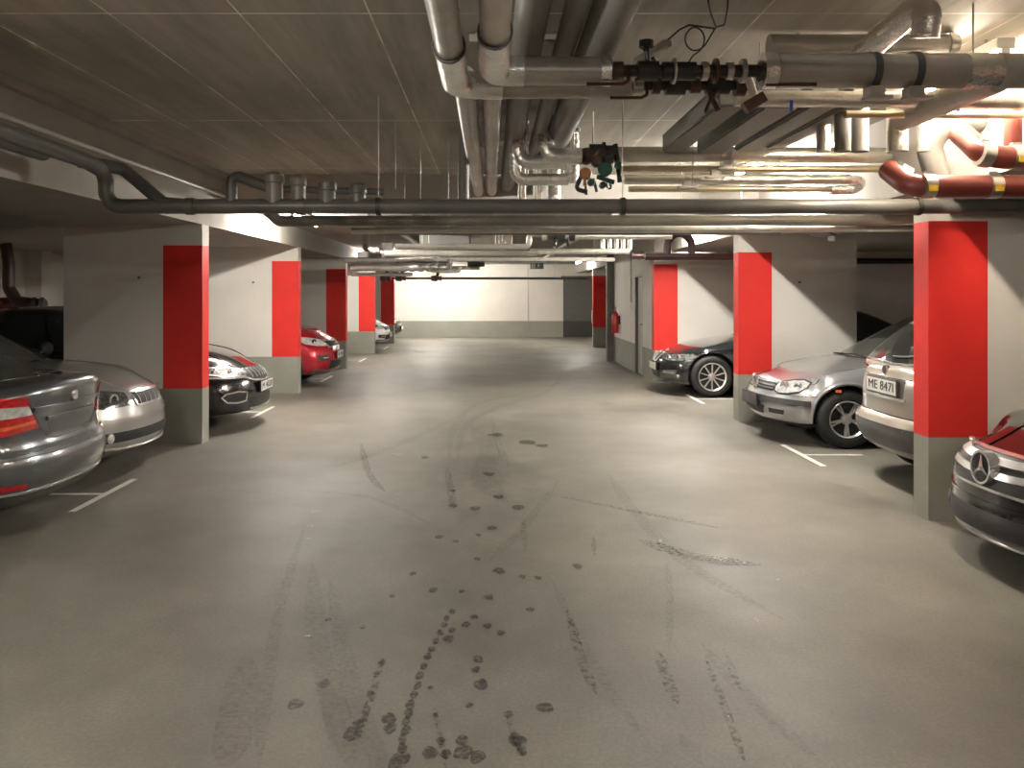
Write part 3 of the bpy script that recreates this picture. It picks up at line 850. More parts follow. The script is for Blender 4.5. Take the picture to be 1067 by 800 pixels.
tr('far_pipe', 'shiny pipe crossing to the plant room corner', 13.2, 262, 552, 656, .045, 'smooth_foil', rods=2)
tr('far_pipe', 'grey pipe below the kinked pale pipe', 12.2, 264, 400, 560, .045, 'pale_lagging', rods=2)
b = bmesh.new(); a = P(430, 271, 16); c = P(640, 271, 16)
box(b, a.x, c.x, 15.9, 16.1, a.z - .03, a.z - .02); box(b, a.x, c.x, 15.9, 15.91, a.z - .03, a.z + .045); box(b, a.x, c.x, 16.09, 16.1, a.z - .03, a.z + .045)
t = tag(obj('cable_tray', b, 'zinc'), 'white perforated cable tray crossing above the exit sign', 'cable tray')
for k in range(5):
    x = a.x + (c.x - a.x) * (k + .5) / 5
    obj('hanger_rod', tube_bm([(x, 16, a.z - .02), (x, 16, 2.709)], .007, seg=6), 'zinc', t, 40)
tr('far_pipe', 'thin dark pipe crossing the far end below all others', 24.0, 290, 408, 612, .035, 'drain_pipe', rods=3)
tr('far_pipe', 'pale pipe crossing at the far left below the foil loops', 17.2, 279, 470, 500, .04, 'smooth_foil')
tr('far_pipe', 'long white foil pipe over the far left red bands', 14.5, 278, 366, 436, .075, 'foil', step=.05)
tr('far_pipe', 'dark pipe above the long white foil pipe at far left', 14.0, 271, 358, 412, .045, 'grey_lagging')
tr('far_pipe', 'long shiny pipe above the far left foil loops', 15.0, 286, 366, 430, .03, 'smooth_foil')
# foil loops
pts = []
for k in range(7):
    px = 412 + k * 9
    pts += [P(px, 286, 15.6), P(px + 3, 272, 15.3)]
pipe('foil_coil', 'crumpled foil pipe bends in a row at far left above the lane', 'pipe', pts, .055, 'foil', rad=.05, step=.03)
pipe('foil_pipe', 'crumpled foil pipe behind the row of foil bends', 'pipe', [P(396, 277, 16.3), P(470, 275, 16.3)], .09, 'foil', step=.04, rods=[tuple(P(430, 276, 16.3))])
for k, (px, lab) in enumerate(((402, 'dark valve left under the foil bends'), (418, 'dark valve under the middle of the foil bends'), (455, 'dark valve under the right end of the foil bends'))):
    b = bmesh.new(); add_lathe(b, [(0, -.1), (.05, -.1), (.06, 0), (.03, .02), (.05, .09), (0, .09)], axis='X', origin=P(px, 290, 15.4), seg=10); add_tube(b, [P(px, 291, 15.4), P(px + 2, 280, 15.4)], .025, seg=8)
    t = tag(obj('far_valve', b, 'brown_iron', None, 40), lab, 'valve')
    obj('hanger_rod', tube_bm([P(px, 290, 15.4), (P(px, 290, 15.4).x, 15.4, 2.709)], .008, seg=6), 'zinc', t)
# grey box ducts in the far lane
for (x0, x1, d, y0_, y1_, lab, m) in ((437, 488, 12.6, 243, 256, 'grey box duct hanging left of centre behind the drain pipes', 'grey_lagging'),
                                (490, 534, 13.0, 248, 254, 'pale flat duct right of the grey box duct', 'pale_lagging'),
                                (487, 505, 17.0, 272, 277, 'small dark box under the cable tray', 'black_iron')):
    a, c = P(x0, y1_, d), P(x1, y0_, d)
    tag(obj('box_duct', bbox(a.x, c.x, d, d + .5, a.z, max(c.z, 2.709) if 'grey box' in lab else c.z, .01), m), lab, 'duct')
# lane long pipes beyond
for (x, z, r, m, lab) in ((-1.45, 2.62, .05, 'smooth_foil', 'foil pipe running down the far lane, left'), (-0.9, 2.60, .06, 'grey_lagging', 'grey pipe running down the far lane, left of centre'), (1.5, 2.62, .05, 'pale_lagging', 'pale pipe running down the far lane, right')):
    pipe('overhead_pipe', lab, 'pipe', [(x, 10.0, z), (x, 24.0, z)], r, m)
# vertical coils right
for k in range(5):
    px = 628 + k * 7
    pipe('riser_pipe', 'short silver upright pipe in a row left of the plant room corner', 'pipe', [(P(px, 250, 12.5).x, 12.5, 2.709), P(px, 259, 12.5)], .035, 'smooth_foil', group='short risers at the plant room corner')
# cast iron pipe over the plant room and its arch round the lamp
pipe('cast_iron_pipe', 'dark brown pipe along the top of the plant room wall', 'pipe', [P(659, 266, 14.4), P(800, 266, 14.4)], .062, 'cast_iron_dark', rods=[tuple(P(720, 266, 14.4))], rodtop=2.71)
pts = [P(695, 266, 11.6)] + [P(708 - 12.5 * math.cos(a), 256 - 13 * math.sin(a), 11.6) for a in [k * PI / 8 for k in range(9)]] + [P(720.5, 266, 11.6)]
o = pipe('pipe_arch', 'dark brown arch of pipe in front of the lit lamp at the third right band', 'pipe', pts, .055, 'cast_iron_dark', rad=.02)
pipe('cast_iron_pipe', 'dark brown pipe passing below the pipe arch', 'pipe', [P(672, 267, 11.6), P(765, 267, 11.6)], .055, 'cast_iron_dark')
obj('hanger_rod', tube_bm([P(708, 244, 11.6), (P(708, 244, 11.6).x, 11.6, 2.709)], .008, seg=6), 'zinc', o, 40)

# --- left far corner: brown pipe with valves on the outer wall
castiron('cast_iron_pipe', 'dark red upright pipe with an elbow at the far left wall', [P(6, 254, 12.4), P(9, 275, 12.4), P(9, 300, 12.4), P(18, 314, 12.4), P(46, 318, 12.4)], .085, [], m='cast_iron_dark', rad=.12)
lvl = castiron('cast_iron_pipe', 'dark red level pipe low at the far left wall beside the elbow', [P(-60, 318, 12.6), P(30, 318, 12.6)], .12, [], m='cast_iron')
obj('hanger_rod', tube_bm([P(-30, 318, 12.6), (P(-30, 318, 12.6).x, 12.6, 2.399)], .01, seg=6), 'zinc', lvl)
for px in (40,):
    b = bmesh.new(); add_lathe(b, [(0, -.12), (.09, -.12), (.11, -.06), (.08, 0), (.11, .06), (.08, .1), (0, .1)], axis='X', origin=P(px, 317, 12.38), seg=14)
    tag(obj('far_valve', b, 'black_iron', None, 40), 'black valve left of two at the far left wall pipe' if px == 30 else 'black valve right of two at the far left wall pipe', 'valve')

# ------------------------------------------------------------------ small fixtures
# exit sign
c = P(559.5, 277, 20.0)
t = thing('exit_sign', 'small green exit sign hanging under the cable tray at centre', 'sign', tuple(c))
obj('sign_box', bbox(-.16, .16, -.02, .02, -.075, .075, .004), 'sign_green', t)
obj('sign_top', bbox(-.18, .18, -.03, .03, .075, .10), 'white_plastic', t)
obj('hanger_rod', tube_bm([(0, 0, .10), (0, 0, 2.709 - c.z)], .008, seg=6), 'zinc', t)
bm = bmesh.new()
box(bm, -.13, -.095, -.026, -.021, -.06, .06); box(bm, -.07, -.045, -.026, -.021, -.06, .06)
box(bm, .02, .05, -.026, -.021, -.02, .03); box(bm, .025, .045, -.026, -.021, .035, .055)
add_bar(bm, (.03, -.0235, -.02), (0, -.0235, -.055), .01, .005); add_bar(bm, (.04, -.0235, -.02), (.075, -.0235, -.045), .01, .005); add_bar(bm, (.05, -.0235, .02), (.08, -.0235, .0), .01, .005)
obj('sign_pictogram', bm, 'white_plastic', t)
# fire extinguisher on the plant room wall
t = thing('fire_extinguisher', 'dark red fire extinguisher hung on the plant room wall before the door', 'fire extinguisher', (2.86, 19.1, .72))
bm = bmesh.new(); add_lathe(bm, [(0, 0), (.075, 0), (.08, .02), (.08, .40), (.06, .46), (.025, .49), (.025, .52), (0, .52)], seg=20)
obj('cylinder', bm, 'extinguisher_red', t, 40)
bm = bmesh.new(); add_tube(bm, [(0, 0, .50), (0, -.03, .56), (0, -.10, .58)], .012, seg=8); add_tube(bm, [(0, .02, .52), (-.02, .09, .45), (-.02, .10, .15)], .012, seg=8)
obj('hose_and_handle', bm, 'black_plastic', t, 40)
obj('wall_bracket', bbox(.06, .109, -.02, .02, .2, .4), 'black_plastic', t)
tag(obj('light_switch', bbox(2.955, 2.969, 17.62, 17.72, 1.28, 1.38, .003), 'white_plastic'), 'small white switch on the plant room wall left of the door', 'switch')
tag(obj('switch_conduit', tube_bm([(2.945, 17.5, 2.70), (2.945, 17.5, 1.45)], .02, seg=10), 'zinc', None, 40), 'upright grey conduit on the plant room wall left of the door', 'conduit')
t = thing('wall_speaker', 'small round grey speaker on the plant room wall above the door', 'speaker', (2.93, 16.5, 2.40))
bm = bmesh.new(); add_lathe(bm, [(0, -.03), (.09, -.03), (.10, 0), (.10, .035), (0, .035)], axis='X', seg=20); obj('speaker_body', bm, 'zinc', t, 40)
bm = bmesh.new(); add_lathe(bm, [(0, -.036), (.07, -.036), (.07, -.031), (0, -.031)], axis='X', seg=20); obj('speaker_grille', bm, 'grey_plastic', t, 40)
c = P(613, 331, 25.3)
tag(obj('wall_poster', bbox(3.078, 3.099, 25.22, 25.38, .72, 1.12), 'poster_pink'), 'small pink poster on the lane side of the furthest right red pillar', 'poster')
# louvre lamp, unlit, under the right bay ceiling
t = thing('unlit_lamp', 'unlit grey lamp box tilted under the ceiling before the second right pillar', 'lamp', tuple(P(862, 247, 9.2)))
b = bmesh.new(); add_bar(b, (-.42, -.5, .07), (.1, .3, .03), .24, .03); obj('lamp_tray', b, 'grey_lagging', t)
b = bmesh.new(); add_bar(b, (-.10, -.35, -.04), (.40, .25, .03), .07, .05); obj('lamp_tube_housing', b, 'white_plastic', t)
b = bmesh.new(); add_tube(b, [(-.1, 0, .05), (-.1, 0, 2.399 - t.location.z)], .008, seg=6); obj('hanger_rod', b, 'zinc', t)
# cable ladder in the dark right bay
pipe('cast_iron_pipe', 'dark pipe high on the wall of the dark bay right of the second pillar', 'pipe', [P(880, 272, 15.05), P(975, 272, 15.05)], .05, 'black_iron', rods=[], smooth=50)
for y in (6.35, 7.1):   # anchor heads on walls
    pass
for (px, py, d, lab) in ((833, 294, 10.60, 'tiny dark wall plug on the second right pillar wall'), (264, 294, 13.55, 'tiny dark wall plug on the second left pillar wall'), (145, 289, 9.05, 'tiny dark wall plug on the first left pillar wall')):
    c = P(px, py, d)
    b = bmesh.new(); add_lathe(b, [(0, .018), (.012, .018), (.016, -.01), (.008, -.02), (0, -.02)], axis='Y', origin=c, seg=10)
    tag(obj('wall_plug', b, 'grey_plastic', None, 40), lab, 'wall plug')

for k, (px, py, d, w, h) in enumerate(((404, 262, 15.0, .10, .16), (378, 268, 14.6, .09, .10), (523, 259, 13.0, .06, .12))):
    c = P(px, py, d)
    t = tag(obj('junction_box', bbox(c.x - w, c.x + w, d - .05, d + .05, c.z - h, c.z + h, .01), 'zinc'), ['small grey box between the far left foil pipes', 'small grey box at the left beam among far foil pipes', 'small grey box under the flat pale duct'][k], 'junction box')
    obj('hanger_rod', tube_bm([(c.x, d, c.z + h - .01), (c.x, d, 2.709)], .008, seg=6), 'zinc', t)
pipe('foil_elbow', 'bright foil pipe curling beside the left beam over the far red bands', 'pipe', [P(380, 256, 16.5), P(384, 266, 16.0), P(398, 268, 15.8), P(412, 265, 15.8)], .05, 'foil', rad=.1, step=.03, rods=[tuple(P(398, 268, 15.8))])
pipe('foil_pipe', 'short bright foil pipe above the row of foil bends', 'pipe', [P(400, 270, 14.9), P(452, 268, 14.9)], .055, 'foil', step=.04, rods=[tuple(P(440, 269, 14.9))])
pipe('far_pipe', 'pale pipe right of the row of foil bends ending at a dark valve', 'pipe', [P(447, 282, 15.2), P(478, 283, 15.2), P(480, 278, 15.2)], .03, 'smooth_foil', rods=[tuple(P(470, 283, 15.2))])

# ------------------------------------------------------------------ cars
def interp(tab, x):
    """smooth curve through (x, y) pairs, x ascending"""
    if x <= tab[0][0]: return tab[0][1]
    if x >= tab[-1][0]: return tab[-1][1]
    n = len(tab)
    def slope(i):
        if i == 0: return (tab[1][1] - tab[0][1]) / (tab[1][0] - tab[0][0])
        if i == n - 1: return (tab[-1][1] - tab[-2][1]) / (tab[-1][0] - tab[-2][0])
        a = (tab[i][1] - tab[i - 1][1]) / (tab[i][0] - tab[i - 1][0])
        b = (tab[i + 1][1] - tab[i][1]) / (tab[i + 1][0] - tab[i][0])
        return 0.0 if a * b <= 0 else 2 * a * b / (a + b)
    for i in range(n - 1):
        if x <= tab[i + 1][0]:
            h = tab[i + 1][0] - tab[i][0]; t = (x - tab[i][0]) / h
            m0, m1 = slope(i) * h, slope(i + 1) * h
            return (2 * t**3 - 3 * t**2 + 1) * tab[i][1] + (t**3 - 2 * t**2 + t) * m0 + (-2 * t**3 + 3 * t**2) * tab[i + 1][1] + (t**3 - t**2) * m1

def dist(L, n, r):
    e = [0, .12 * r, .32 * r, .6 * r, r]
    m = [r + (L - 2 * r) * k / n for k in range(1, n)]
    return e + m + [L - x for x in reversed(e)]

def rgrid(L, W, H, r, nx, ny, nz, f):
    X, Y, Z = dist(L, nx, r), dist(W, ny, r), dist(H, nz, r)
    a, b, c = len(X) - 1, len(Y) - 1, len(Z) - 1
    bm = bmesh.new(); vd = {}
    dims = (L, W, H)
    def V(i, j, k):
        if (i, j, k) in vd: return vd[(i, j, k)]
        p = Vector((X[i], Y[j], Z[k]))
        q = Vector([min(max(p[t], r), dims[t] - r) for t in range(3)])
        d = p - q
        if d.length > 1e-9: p = q + d.normalized() * r
        v = bm.verts.new(f(p.x / L, 2 * p.y / W - 1, p.z / H)); vd[(i, j, k)] = v
        return v
    for i in range(a):
        for j in range(b):
            bm.faces.new((V(i, j, 0), V(i, j + 1, 0), V(i + 1, j + 1, 0), V(i + 1, j, 0)))
            bm.faces.new((V(i, j, c), V(i + 1, j, c), V(i + 1, j + 1, c), V(i, j + 1, c)))
    for i in range(a):
        for k in range(c):
            bm.faces.new((V(i, 0, k), V(i + 1, 0, k), V(i + 1, 0, k + 1), V(i, 0, k + 1)))
            bm.faces.new((V(i, b, k), V(i, b, k + 1), V(i + 1, b, k + 1), V(i + 1, b, k)))
    for j in range(b):
        for k in range(c):
            bm.faces.new((V(0, j, k), V(0, j, k + 1), V(0, j + 1, k + 1), V(0, j + 1, k)))
            bm.faces.new((V(a, j, k), V(a, j + 1, k), V(a, j + 1, k + 1), V(a, j, k + 1)))
    bmesh.ops.recalc_face_normals(bm, faces=bm.faces)
    return bm

def smst(t):
    t = max(0, min(1, t)); return t * t * (3 - 2 * t)

wheel_cache = {}
def wheel_meshes(R, rimR, w, spokes, style):
    key = (R, rimR, w, spokes, style)
    if key in wheel_cache: return wheel_cache[key]
    h = w / 2
    b = bmesh.new()
    add_lathe(b, [(rimR, -h * .8), (rimR + .012, -h * .95), (rimR + (R - rimR) * .55, -h), (R - .02, -h * .86), (R, -h * .6), (R, h * .6), (R - .02, h * .86), (rimR + (R - rimR) * .55, h), (rimR + .012, h * .95), (rimR, h * .8)], axis='Y', seg=40, closed=True)
    bmesh.ops.recalc_face_normals(b, faces=b.faces)
    me = bpy.data.meshes.new('wheel'); b.to_mesh(me); b.free()
    me.materials.append(M['rubber'])
    for p in me.polygons: p.use_smooth = True
    me.set_sharp_from_angle(angle=0.8)
    # rim: dark barrel, bright lip, spokes (outer face towards +y)
    b = bmesh.new()
    add_lathe(b, [(rimR * .99, -h * .8), (rimR * .92, -h * .6), (rimR * .90, h * .3), (rimR * .4, h * .12), (0, h * .12)], axis='Y', seg=36, mi=1)
    add_lathe(b, [(rimR * .90, h * .60), (rimR * .90, h * .78), (rimR * .97, h * .93), (rimR * 1.0, h * .86), (rimR * 1.0, h * .55)], axis='Y', seg=36, mi=0, closed=True)
    add_lathe(b, [(0, h * .70), (.035, h * .70), (.055, h * .62), (.062, h * .3)], axis='Y', seg=20, mi=0)
    add_lathe(b, [(0, h * .735), (.026, h * .735), (.028, h * .69)], axis='Y', seg=16, mi=0)
    for k in range(spokes):
        offs = (0,) if style != 'double' else (-.10, .10)
        for of in offs:
            a = 2 * PI * k / spokes + of * (1 if style == 'double' else 0)
            a0 = 2 * PI * k / spokes + of * .5
            p0 = Vector((.045 * math.cos(a0), h * .62, .045 * math.sin(a0)))
            p1 = Vector((rimR * .93 * math.cos(a), h * .74, rimR * .93 * math.sin(a)))
            w0 = .034 if style == 'wide' else .022; w1 = .052 if style == 'wide' else .020
            t = (p1 - p0).normalized(); s = t.cross(Vector((0, 1, 0))).normalized()
            vs_ = []
            for p, ww in ((p0, w0), (p1, w1)):
                for ds, dy in ((-1, -.03), (1, -.03), (.75, .004), (-.75, .004)):
                    vs_.append(b.verts.new(p + s * ds * ww / 2 + Vector((0, dy, 0))))
            for f in ((0, 1, 2, 3), (7, 6, 5, 4), (0, 4, 5, 1), (1, 5, 6, 2), (2, 6, 7, 3), (3, 7, 4, 0)):
                b.faces.new([vs_[i] for i in f]).material_index = 0
    bmesh.ops.recalc_face_normals(b, faces=b.faces)
    mr = bpy.data.meshes.new('rim'); b.to_mesh(mr); b.free()
    mr.materials.append(M['alloy']); mr.materials.append(M['dark_alloy'])
    for p in mr.polygons: p.use_smooth = True
    mr.set_sharp_from_angle(angle=0.6)
    wheel_cache[key] = (me, mr)
    return me, mr

class Car:
    def __init__(s, name, label, cat, loc, rot, **k):
        s.k = k
        s.root = thing(name, label, cat, loc, rot)
        L, hw, zb = k['L'], k['hw'], k.get('zb', .20)
        s.L, s.hw = L, hw
        top = [(-a, z) for a, z in k['top']]           # distances behind the nose
        nose, tail = k['nose'], k['tail']
        bowF, bowR = k.get('bowF', .22), k.get('bowR', .14)
        tf, tr_ = k.get('tf', .10), k.get('tr', .06)
        side = k.get('side', [(0, .93), (.2, .985), (.45, 1.0), (.75, .985), (1, .90)])
        crown = k.get('crown', .05)
        def f(u, v, w):
            zt = interp(top, -u * L) if False else interp([(a, z) for a, z in k['top']], u * L)
            wf = 1 - smst(u / .16); wr = smst((u - .86) / .14)
            hwu = hw * (1 - tf * (1 - smst(u / .20)) - tr_ * smst((u - .80) / .20))
            y = v * hwu * interp(side, w)
            zlow = zb + .05 * (1 - smst(u / .1)) * k.get('chin', 0) 
            z = zlow + w * (zt - crown * abs(v) ** 2.2 * w - zlow)
            x = -u * L + wf * (interp(nose, w) - bowF * abs(v) ** 2.4) + wr * (interp(tail, w) + bowR * abs(v) ** k.get('bowRp', 2.6))
            return Vector((x, y, z))
        s.f = f
        bm = rgrid(L, 2 * hw, .65, k.get('r', .075), 52, 22, 14, f)
        me = bpy.data.meshes.new('body'); bm.to_mesh(me)
        s.bvh = [BVHTree.FromBMesh(bm)]
        bm.free()
        s.paint = k['paint']
        body = link_mesh('body', me, s.root, None, [s.paint, 'black_plastic'])
        # wheel arches
        R, Ra = k['R'], k['R'] + k.get('gap', .05)
        cuts = []
        for xw in (k['xf'], k['xr']):
            for sy in (-1, 1):
                b = bmesh.new()
                add_lathe(b, [(0, 0), (Ra, 0), (Ra, .42), (0, .42)], axis='Y', origin=(xw, sy * (hw + .12) - (.42 if sy > 0 else 0), R + .01), seg=44)
                bmesh.ops.recalc_face_normals(b, faces=b.faces)
                cm = bpy.data.meshes.new('cut'); b.to_mesh(cm); b.free()
                co = bpy.data.objects.new('cut', cm); C.objects.link(co); co.parent = s.root; cuts.append(co)
        bpy.context.view_layer.update()
        for co in cuts:
            md = body.modifiers.new('b', 'BOOLEAN'); md.operation = 'DIFFERENCE'; md.object = co; md.solver = 'EXACT'
        dg = bpy.context.evaluated_depsgraph_get()
        me2 = bpy.data.meshes.new_from_object(body.evaluated_get(dg))
        body.modifiers.clear()
        body.data = me2
        for co in cuts: bpy.data.objects.remove(co)
        if len(me2.materials) < 2:
            me2.materials.clear(); me2.materials.append(M[s.paint]); me2.materials.append(M['black_plastic'])
        for p in me2.polygons:
            c = p.center
            p.material_index = 0
            for xw in (k['xf'], k['xr']):
                if math.hypot(c.x - xw, c.z - R - .01) < Ra + .004 and abs(c.y) < hw + .02 and (abs(p.normal.y) > .9 and abs(c.y) < hw - .2 or abs(math.hypot(c.x - xw, c.z - R - .01) - Ra) < .004):
                    p.material_index = 1
            if c.z < k.get('dark_below', zb + .03): p.material_index = 1
            p.use_smooth = True
        me2.set_sharp_from_angle(angle=math.radians(32))
        # cabin
        cb = k['cabin']
        hb, hr = cb.get('hb', hw * .90), cb.get('hr', hw * .66)
        x0b, x0t, x1t, x1b = cb['x0b'], cb['x0t'], cb['x1t'], cb['x1b']
        zlo, zr = cb['zlo'], cb['zr']
        rc = cb.get('crown', .05)
        sb = cb.get('bowF', .14); rb = cb.get('bowR', .08)
        def g(u, v, w):
            ww = w
            xa = x0b + (x0t - x0b) * ww; xb_ = x1b + (x1t - x1b) * ww
            bulge = 0.05 * math.sin(PI * ww)
            x = xa + (xb_ - xa) * u - sb * abs(v) ** 2.2 * (1 - smst(u / .5)) + rb * abs(v) ** 2.2 * smst((u - .5) / .5)
            x += bulge * (1 - smst(u / .3)) * .6 - bulge * smst((u - .7) / .3) * .8
            hh = hb + (hr - hb) * (ww ** 1.25)
            hh *= 1 - .10 * (1 - smst(u / .35)) * (1 - .3 * ww) - .08 * smst((u - .65) / .35)
            arch = rc * (1 - (2 * u - 1) ** 2) * ww
            z = zlo + ww * (zr - zlo - rc) + arch - .04 * abs(v) ** 2.5 * ww + .0
            return Vector((x, v * hh, z))
        s.g = g
        bm = rgrid(abs(x0b - x1b), 2 * hb, zr - zlo, .06, 30, 16, 10, g)
        s.bvh.append(BVHTree.FromBMesh(bm))
        me = bpy.data.meshes.new('cabin'); bm.to_mesh(me); bm.free()
        link_mesh('cabin', me, s.root, 32, [k.get('roof_paint', s.paint)])
        # wheels
        mt, mr = wheel_meshes(R, k['rim'], k.get('ww', .21), k.get('spokes', 5), k.get('style', 'plain'))
        for xw in (k['xf'], k['xr']):
            for sy in (1, -1):
                o = bpy.data.objects.new('wheel', mt); C.objects.link(o); o.parent = s.root
                o.location = (xw, sy * (hw - .125), R + .001)
                o.rotation_euler = (0, .3, 0 if sy > 0 else PI)
                r_ = bpy.data.objects.new('rim', mr); C.objects.link(r_); r_.parent = o
                if k.get('arch_lip'):
                    b = bmesh.new()
                    pts = [Vector((xw + (Ra + .012) * math.cos(a), 0, R + .01 + (Ra + .012) * math.sin(a))) for a in [math.radians(-8 + 196 * q_ / 24) for q_ in range(25)]]
                    pts2 = []
                    for p in pts:
                        h = s.cast(Vector((p.x, sy * 3, p.z)), Vector((0, -sy, 0)))
                        if h: pts2.append(Vector((p.x, h[0].y + sy * .002, p.z)))
                    if len(pts2) > 4:
                        add_tube(b, pts2, .020, seg=8, rad=.01, n=1)
                        obj('wheel_arch_trim', b, k['arch_lip'], s.root, 50)
                    else: b.free()

    def cast(s, o, d):
        best = None
        for t in s.bvh:
            h = t.ray_cast(o, d)
            if h[0] is not None and (best is None or h[3] < best[2]): best = (h[0], h[1], h[3])
        return best

    def basis(s, n):
        n = Vector(n).normalized()
        t = Vector((0, 0, 1)).cross(n)
        t = t.normalized() if t.length > .05 else Vector((0, 1, 0))
        return n, t, n.cross(t)

    def drop(s, a, b_, n, t, u, off):
        o = t * a + u * b_ + n * 8
        h = s.cast(o, -n)
        if h is None:
            best = None
            q_ = t * a + u * b_ + n * (.0)
            for tr in s.bvh:
                for dd in (0, 2):
                    h2 = tr.find_nearest(q_ + n * dd)
                    if h2[0] is not None and (best is None or h2[3] < best[3]): best = h2
            return best[0] + best[1] * off, best[1]
        return h[0] + h[1] * off, h[1]

    def patch(s, name, m, pts, dirn, off=.004, res=.035, mirror=False, parent=None, thick=.012, smooth=50):
        outs = []
        for sy in ((1, -1) if mirror else (1,)):
            n, t, u = s.basis((dirn[0], dirn[1] * sy, dirn[2]))
            P2 = []
            for p in pts:
                v = Vector((p[0], p[1] * sy, p[2])); P2.append(Vector((v.dot(t), v.dot(u))))
            bd = []
            for a, b_ in zip(P2, P2[1:] + P2[:1]):
                k = max(1, int((b_ - a).length / res))
                for q_ in range(k): bd.append(a.lerp(b_, q_ / k))
            area = sum(a.x * b_.y - b_.x * a.y for a, b_ in zip(bd, bd[1:] + bd[:1]))
            if area < 0: bd.reverse()
            xs_ = [p.x for p in bd]; ys_ = [p.y for p in bd]
            inner = []
            x = min(xs_) + res / 2
            while x < max(xs_):
                y = min(ys_) + res / 2
                while y < max(ys_):
                    ins = False; j = len(bd) - 1; near = False
                    for i in range(len(bd)):
                        if (bd[i].y > y) != (bd[j].y > y) and x < (bd[j].x - bd[i].x) * (y - bd[i].y) / (bd[j].y - bd[i].y) + bd[i].x: ins = not ins
                        if abs(bd[i].x - x) + abs(bd[i].y - y) < res * .45: near = True
                        j = i
                    if ins and not near: inner.append(Vector((x, y)))
                    y += res
                x += res
            nb = len(bd)
            vv, ee, ff, *_ = geometry.delaunay_2d_cdt(bd + inner, [], [list(range(nb))], 1, 1e-5)
            bm = bmesh.new()
            topv, botv = [], []
            for p in vv:
                q_, nn = s.drop(p.x, p.y, n, t, u, 0)
                topv.append(bm.verts.new(q_ + nn * off)); botv.append(bm.verts.new(q_ - nn * thick))
            edge = {}
            for f_ in ff:
                bm.faces.new([topv[i] for i in f_]); bm.faces.new([botv[i] for i in reversed(f_)])
                for i, j in zip(f_, list(f_[1:]) + [f_[0]]):
                    edge[(i, j)] = edge.get((i, j), 0) + 1
            for (i, j) in list(edge):
                if (j, i) not in edge:
                    bm.faces.new((topv[j], topv[i], botv[i], botv[j]))
            outs.append(obj(name, bm, m, parent or s.root, smooth))
        return outs

    def strip(s, name, m, pts, width, dirn, off=.004, res=.04, mirror=False, parent=None, closed=False, thick=.006):
        """narrow band that follows the body along a polyline"""
        outs = []
        for sy in ((1, -1) if mirror else (1,)):
            n, t, u = s.basis((dirn[0], dirn[1] * sy, dirn[2]))
            P2 = [Vector((Vector((p[0], p[1] * sy, p[2])).dot(t), Vector((p[0], p[1] * sy, p[2])).dot(u))) for p in pts]
            if closed: P2.append(P2[0])
            ln = [P2[0]]
            for a, b_ in zip(P2, P2[1:]):
                k = max(1, int((b_ - a).length / res))
                for q_ in range(1, k + 1): ln.append(a.lerp(b_, q_ / k))
            bm = bmesh.new(); rows = []
            for i, p in enumerate(ln):
                a = ln[max(0, i - 1)]; b_ = ln[min(len(ln) - 1, i + 1)]
                if closed and i in (0, len(ln) - 1): a, b_ = ln[-2], ln[1]
                d = (b_ - a).normalized(); nn = Vector((-d.y, d.x)) * width / 2
                row = []
                for q_ in (p + nn, p - nn):
                    c, cn = s.drop(q_.x, q_.y, n, t, u, 0)
                    row += [bm.verts.new(c + cn * off), bm.verts.new(c - cn * thick)]
                rows.append(row)
            for r0, r1 in zip(rows, rows[1:]):
                a, a2, b_, b2 = r0; c, c2, d_, d2 = r1
                bm.faces.new((a, c, d_, b_)); bm.faces.new((a2, b2, d2, c2))
                bm.faces.new((a, a2, c2, c)); bm.faces.new((b_, d_, d2, b2))
            if not closed:
                r0, r1 = rows[0], rows[-1]
                bm.faces.new((r0[0], r0[2], r0[3], r0[1])); bm.faces.new((r1[0], r1[1], r1[3], r1[2]))
            outs.append(obj(name, bm, m, parent or s.root, 50))
        return outs

    def at(s, y, z, front=True):
        h = s.cast(Vector((3 if front else -s.L - 3, y, z)), Vector((-1 if front else 1, 0, 0)))
        return h[0]

    def disc(s, name, m, y, z, r, dirn, depth=.02, parent=None, ring=None, off=.006, mirror=False, squash=1.0):
        outs = []
        for sy in ((1, -1) if mirror else (1,)):
            n = Vector((dirn[0], dirn[1] * sy, dirn[2])).normalized()
            h0 = s.cast(Vector((3 if dirn[0] > 0 else -s.L - 3, y * sy, z)), Vector((-1 if dirn[0] > 0 else 1, 0, 0)))
            if h0 is None: continue
            h = s.cast(h0[0] + n * .3, -n) or h0
            if h is None: continue
            b = bmesh.new()
            prof = [(0, depth), (r * .8, depth), (r, depth * .5), (r, -.02), (0, -.02)] if not ring else [(ring, depth), (r, depth), (r, -.02), (ring, -.02)]
            add_lathe(b, prof, seg=24, closed=bool(ring))
            rot = Vector((0, 0, 1)).rotation_difference(n).to_matrix().to_4x4()
            b.transform(Matrix.Translation(h[0] + n * off) @ rot)
            outs.append(obj(name, b, m, parent or s.root, 40))
        return outs

    def windows(s, glass='glass_dark', side=True, pillars=(), rear=True, front=True, fr=(.12, .93), rr=(.16, .90), sd=(.14, .88)):
        g = s.g
        def pt(u, v, w): return tuple(g(u, v, w))
        if front:
            s.patch('windscreen', glass, [pt(0, -.88, fr[0]), pt(0, 0, fr[0] - .02), pt(0, .88, fr[0]), pt(0, .84, fr[1]), pt(0, 0, fr[1] + .01), pt(0, -.84, fr[1])], (1, 0, .35), res=.07)
        if rear:
            s.patch('rear_window', glass, [pt(1, -.86, rr[0]), pt(1, 0, rr[0] - .02), pt(1, .86, rr[0]), pt(1, .80, rr[1]), pt(1, 0, rr[1] + .01), pt(1, -.80, rr[1])], (-1, 0, .4), res=.07)
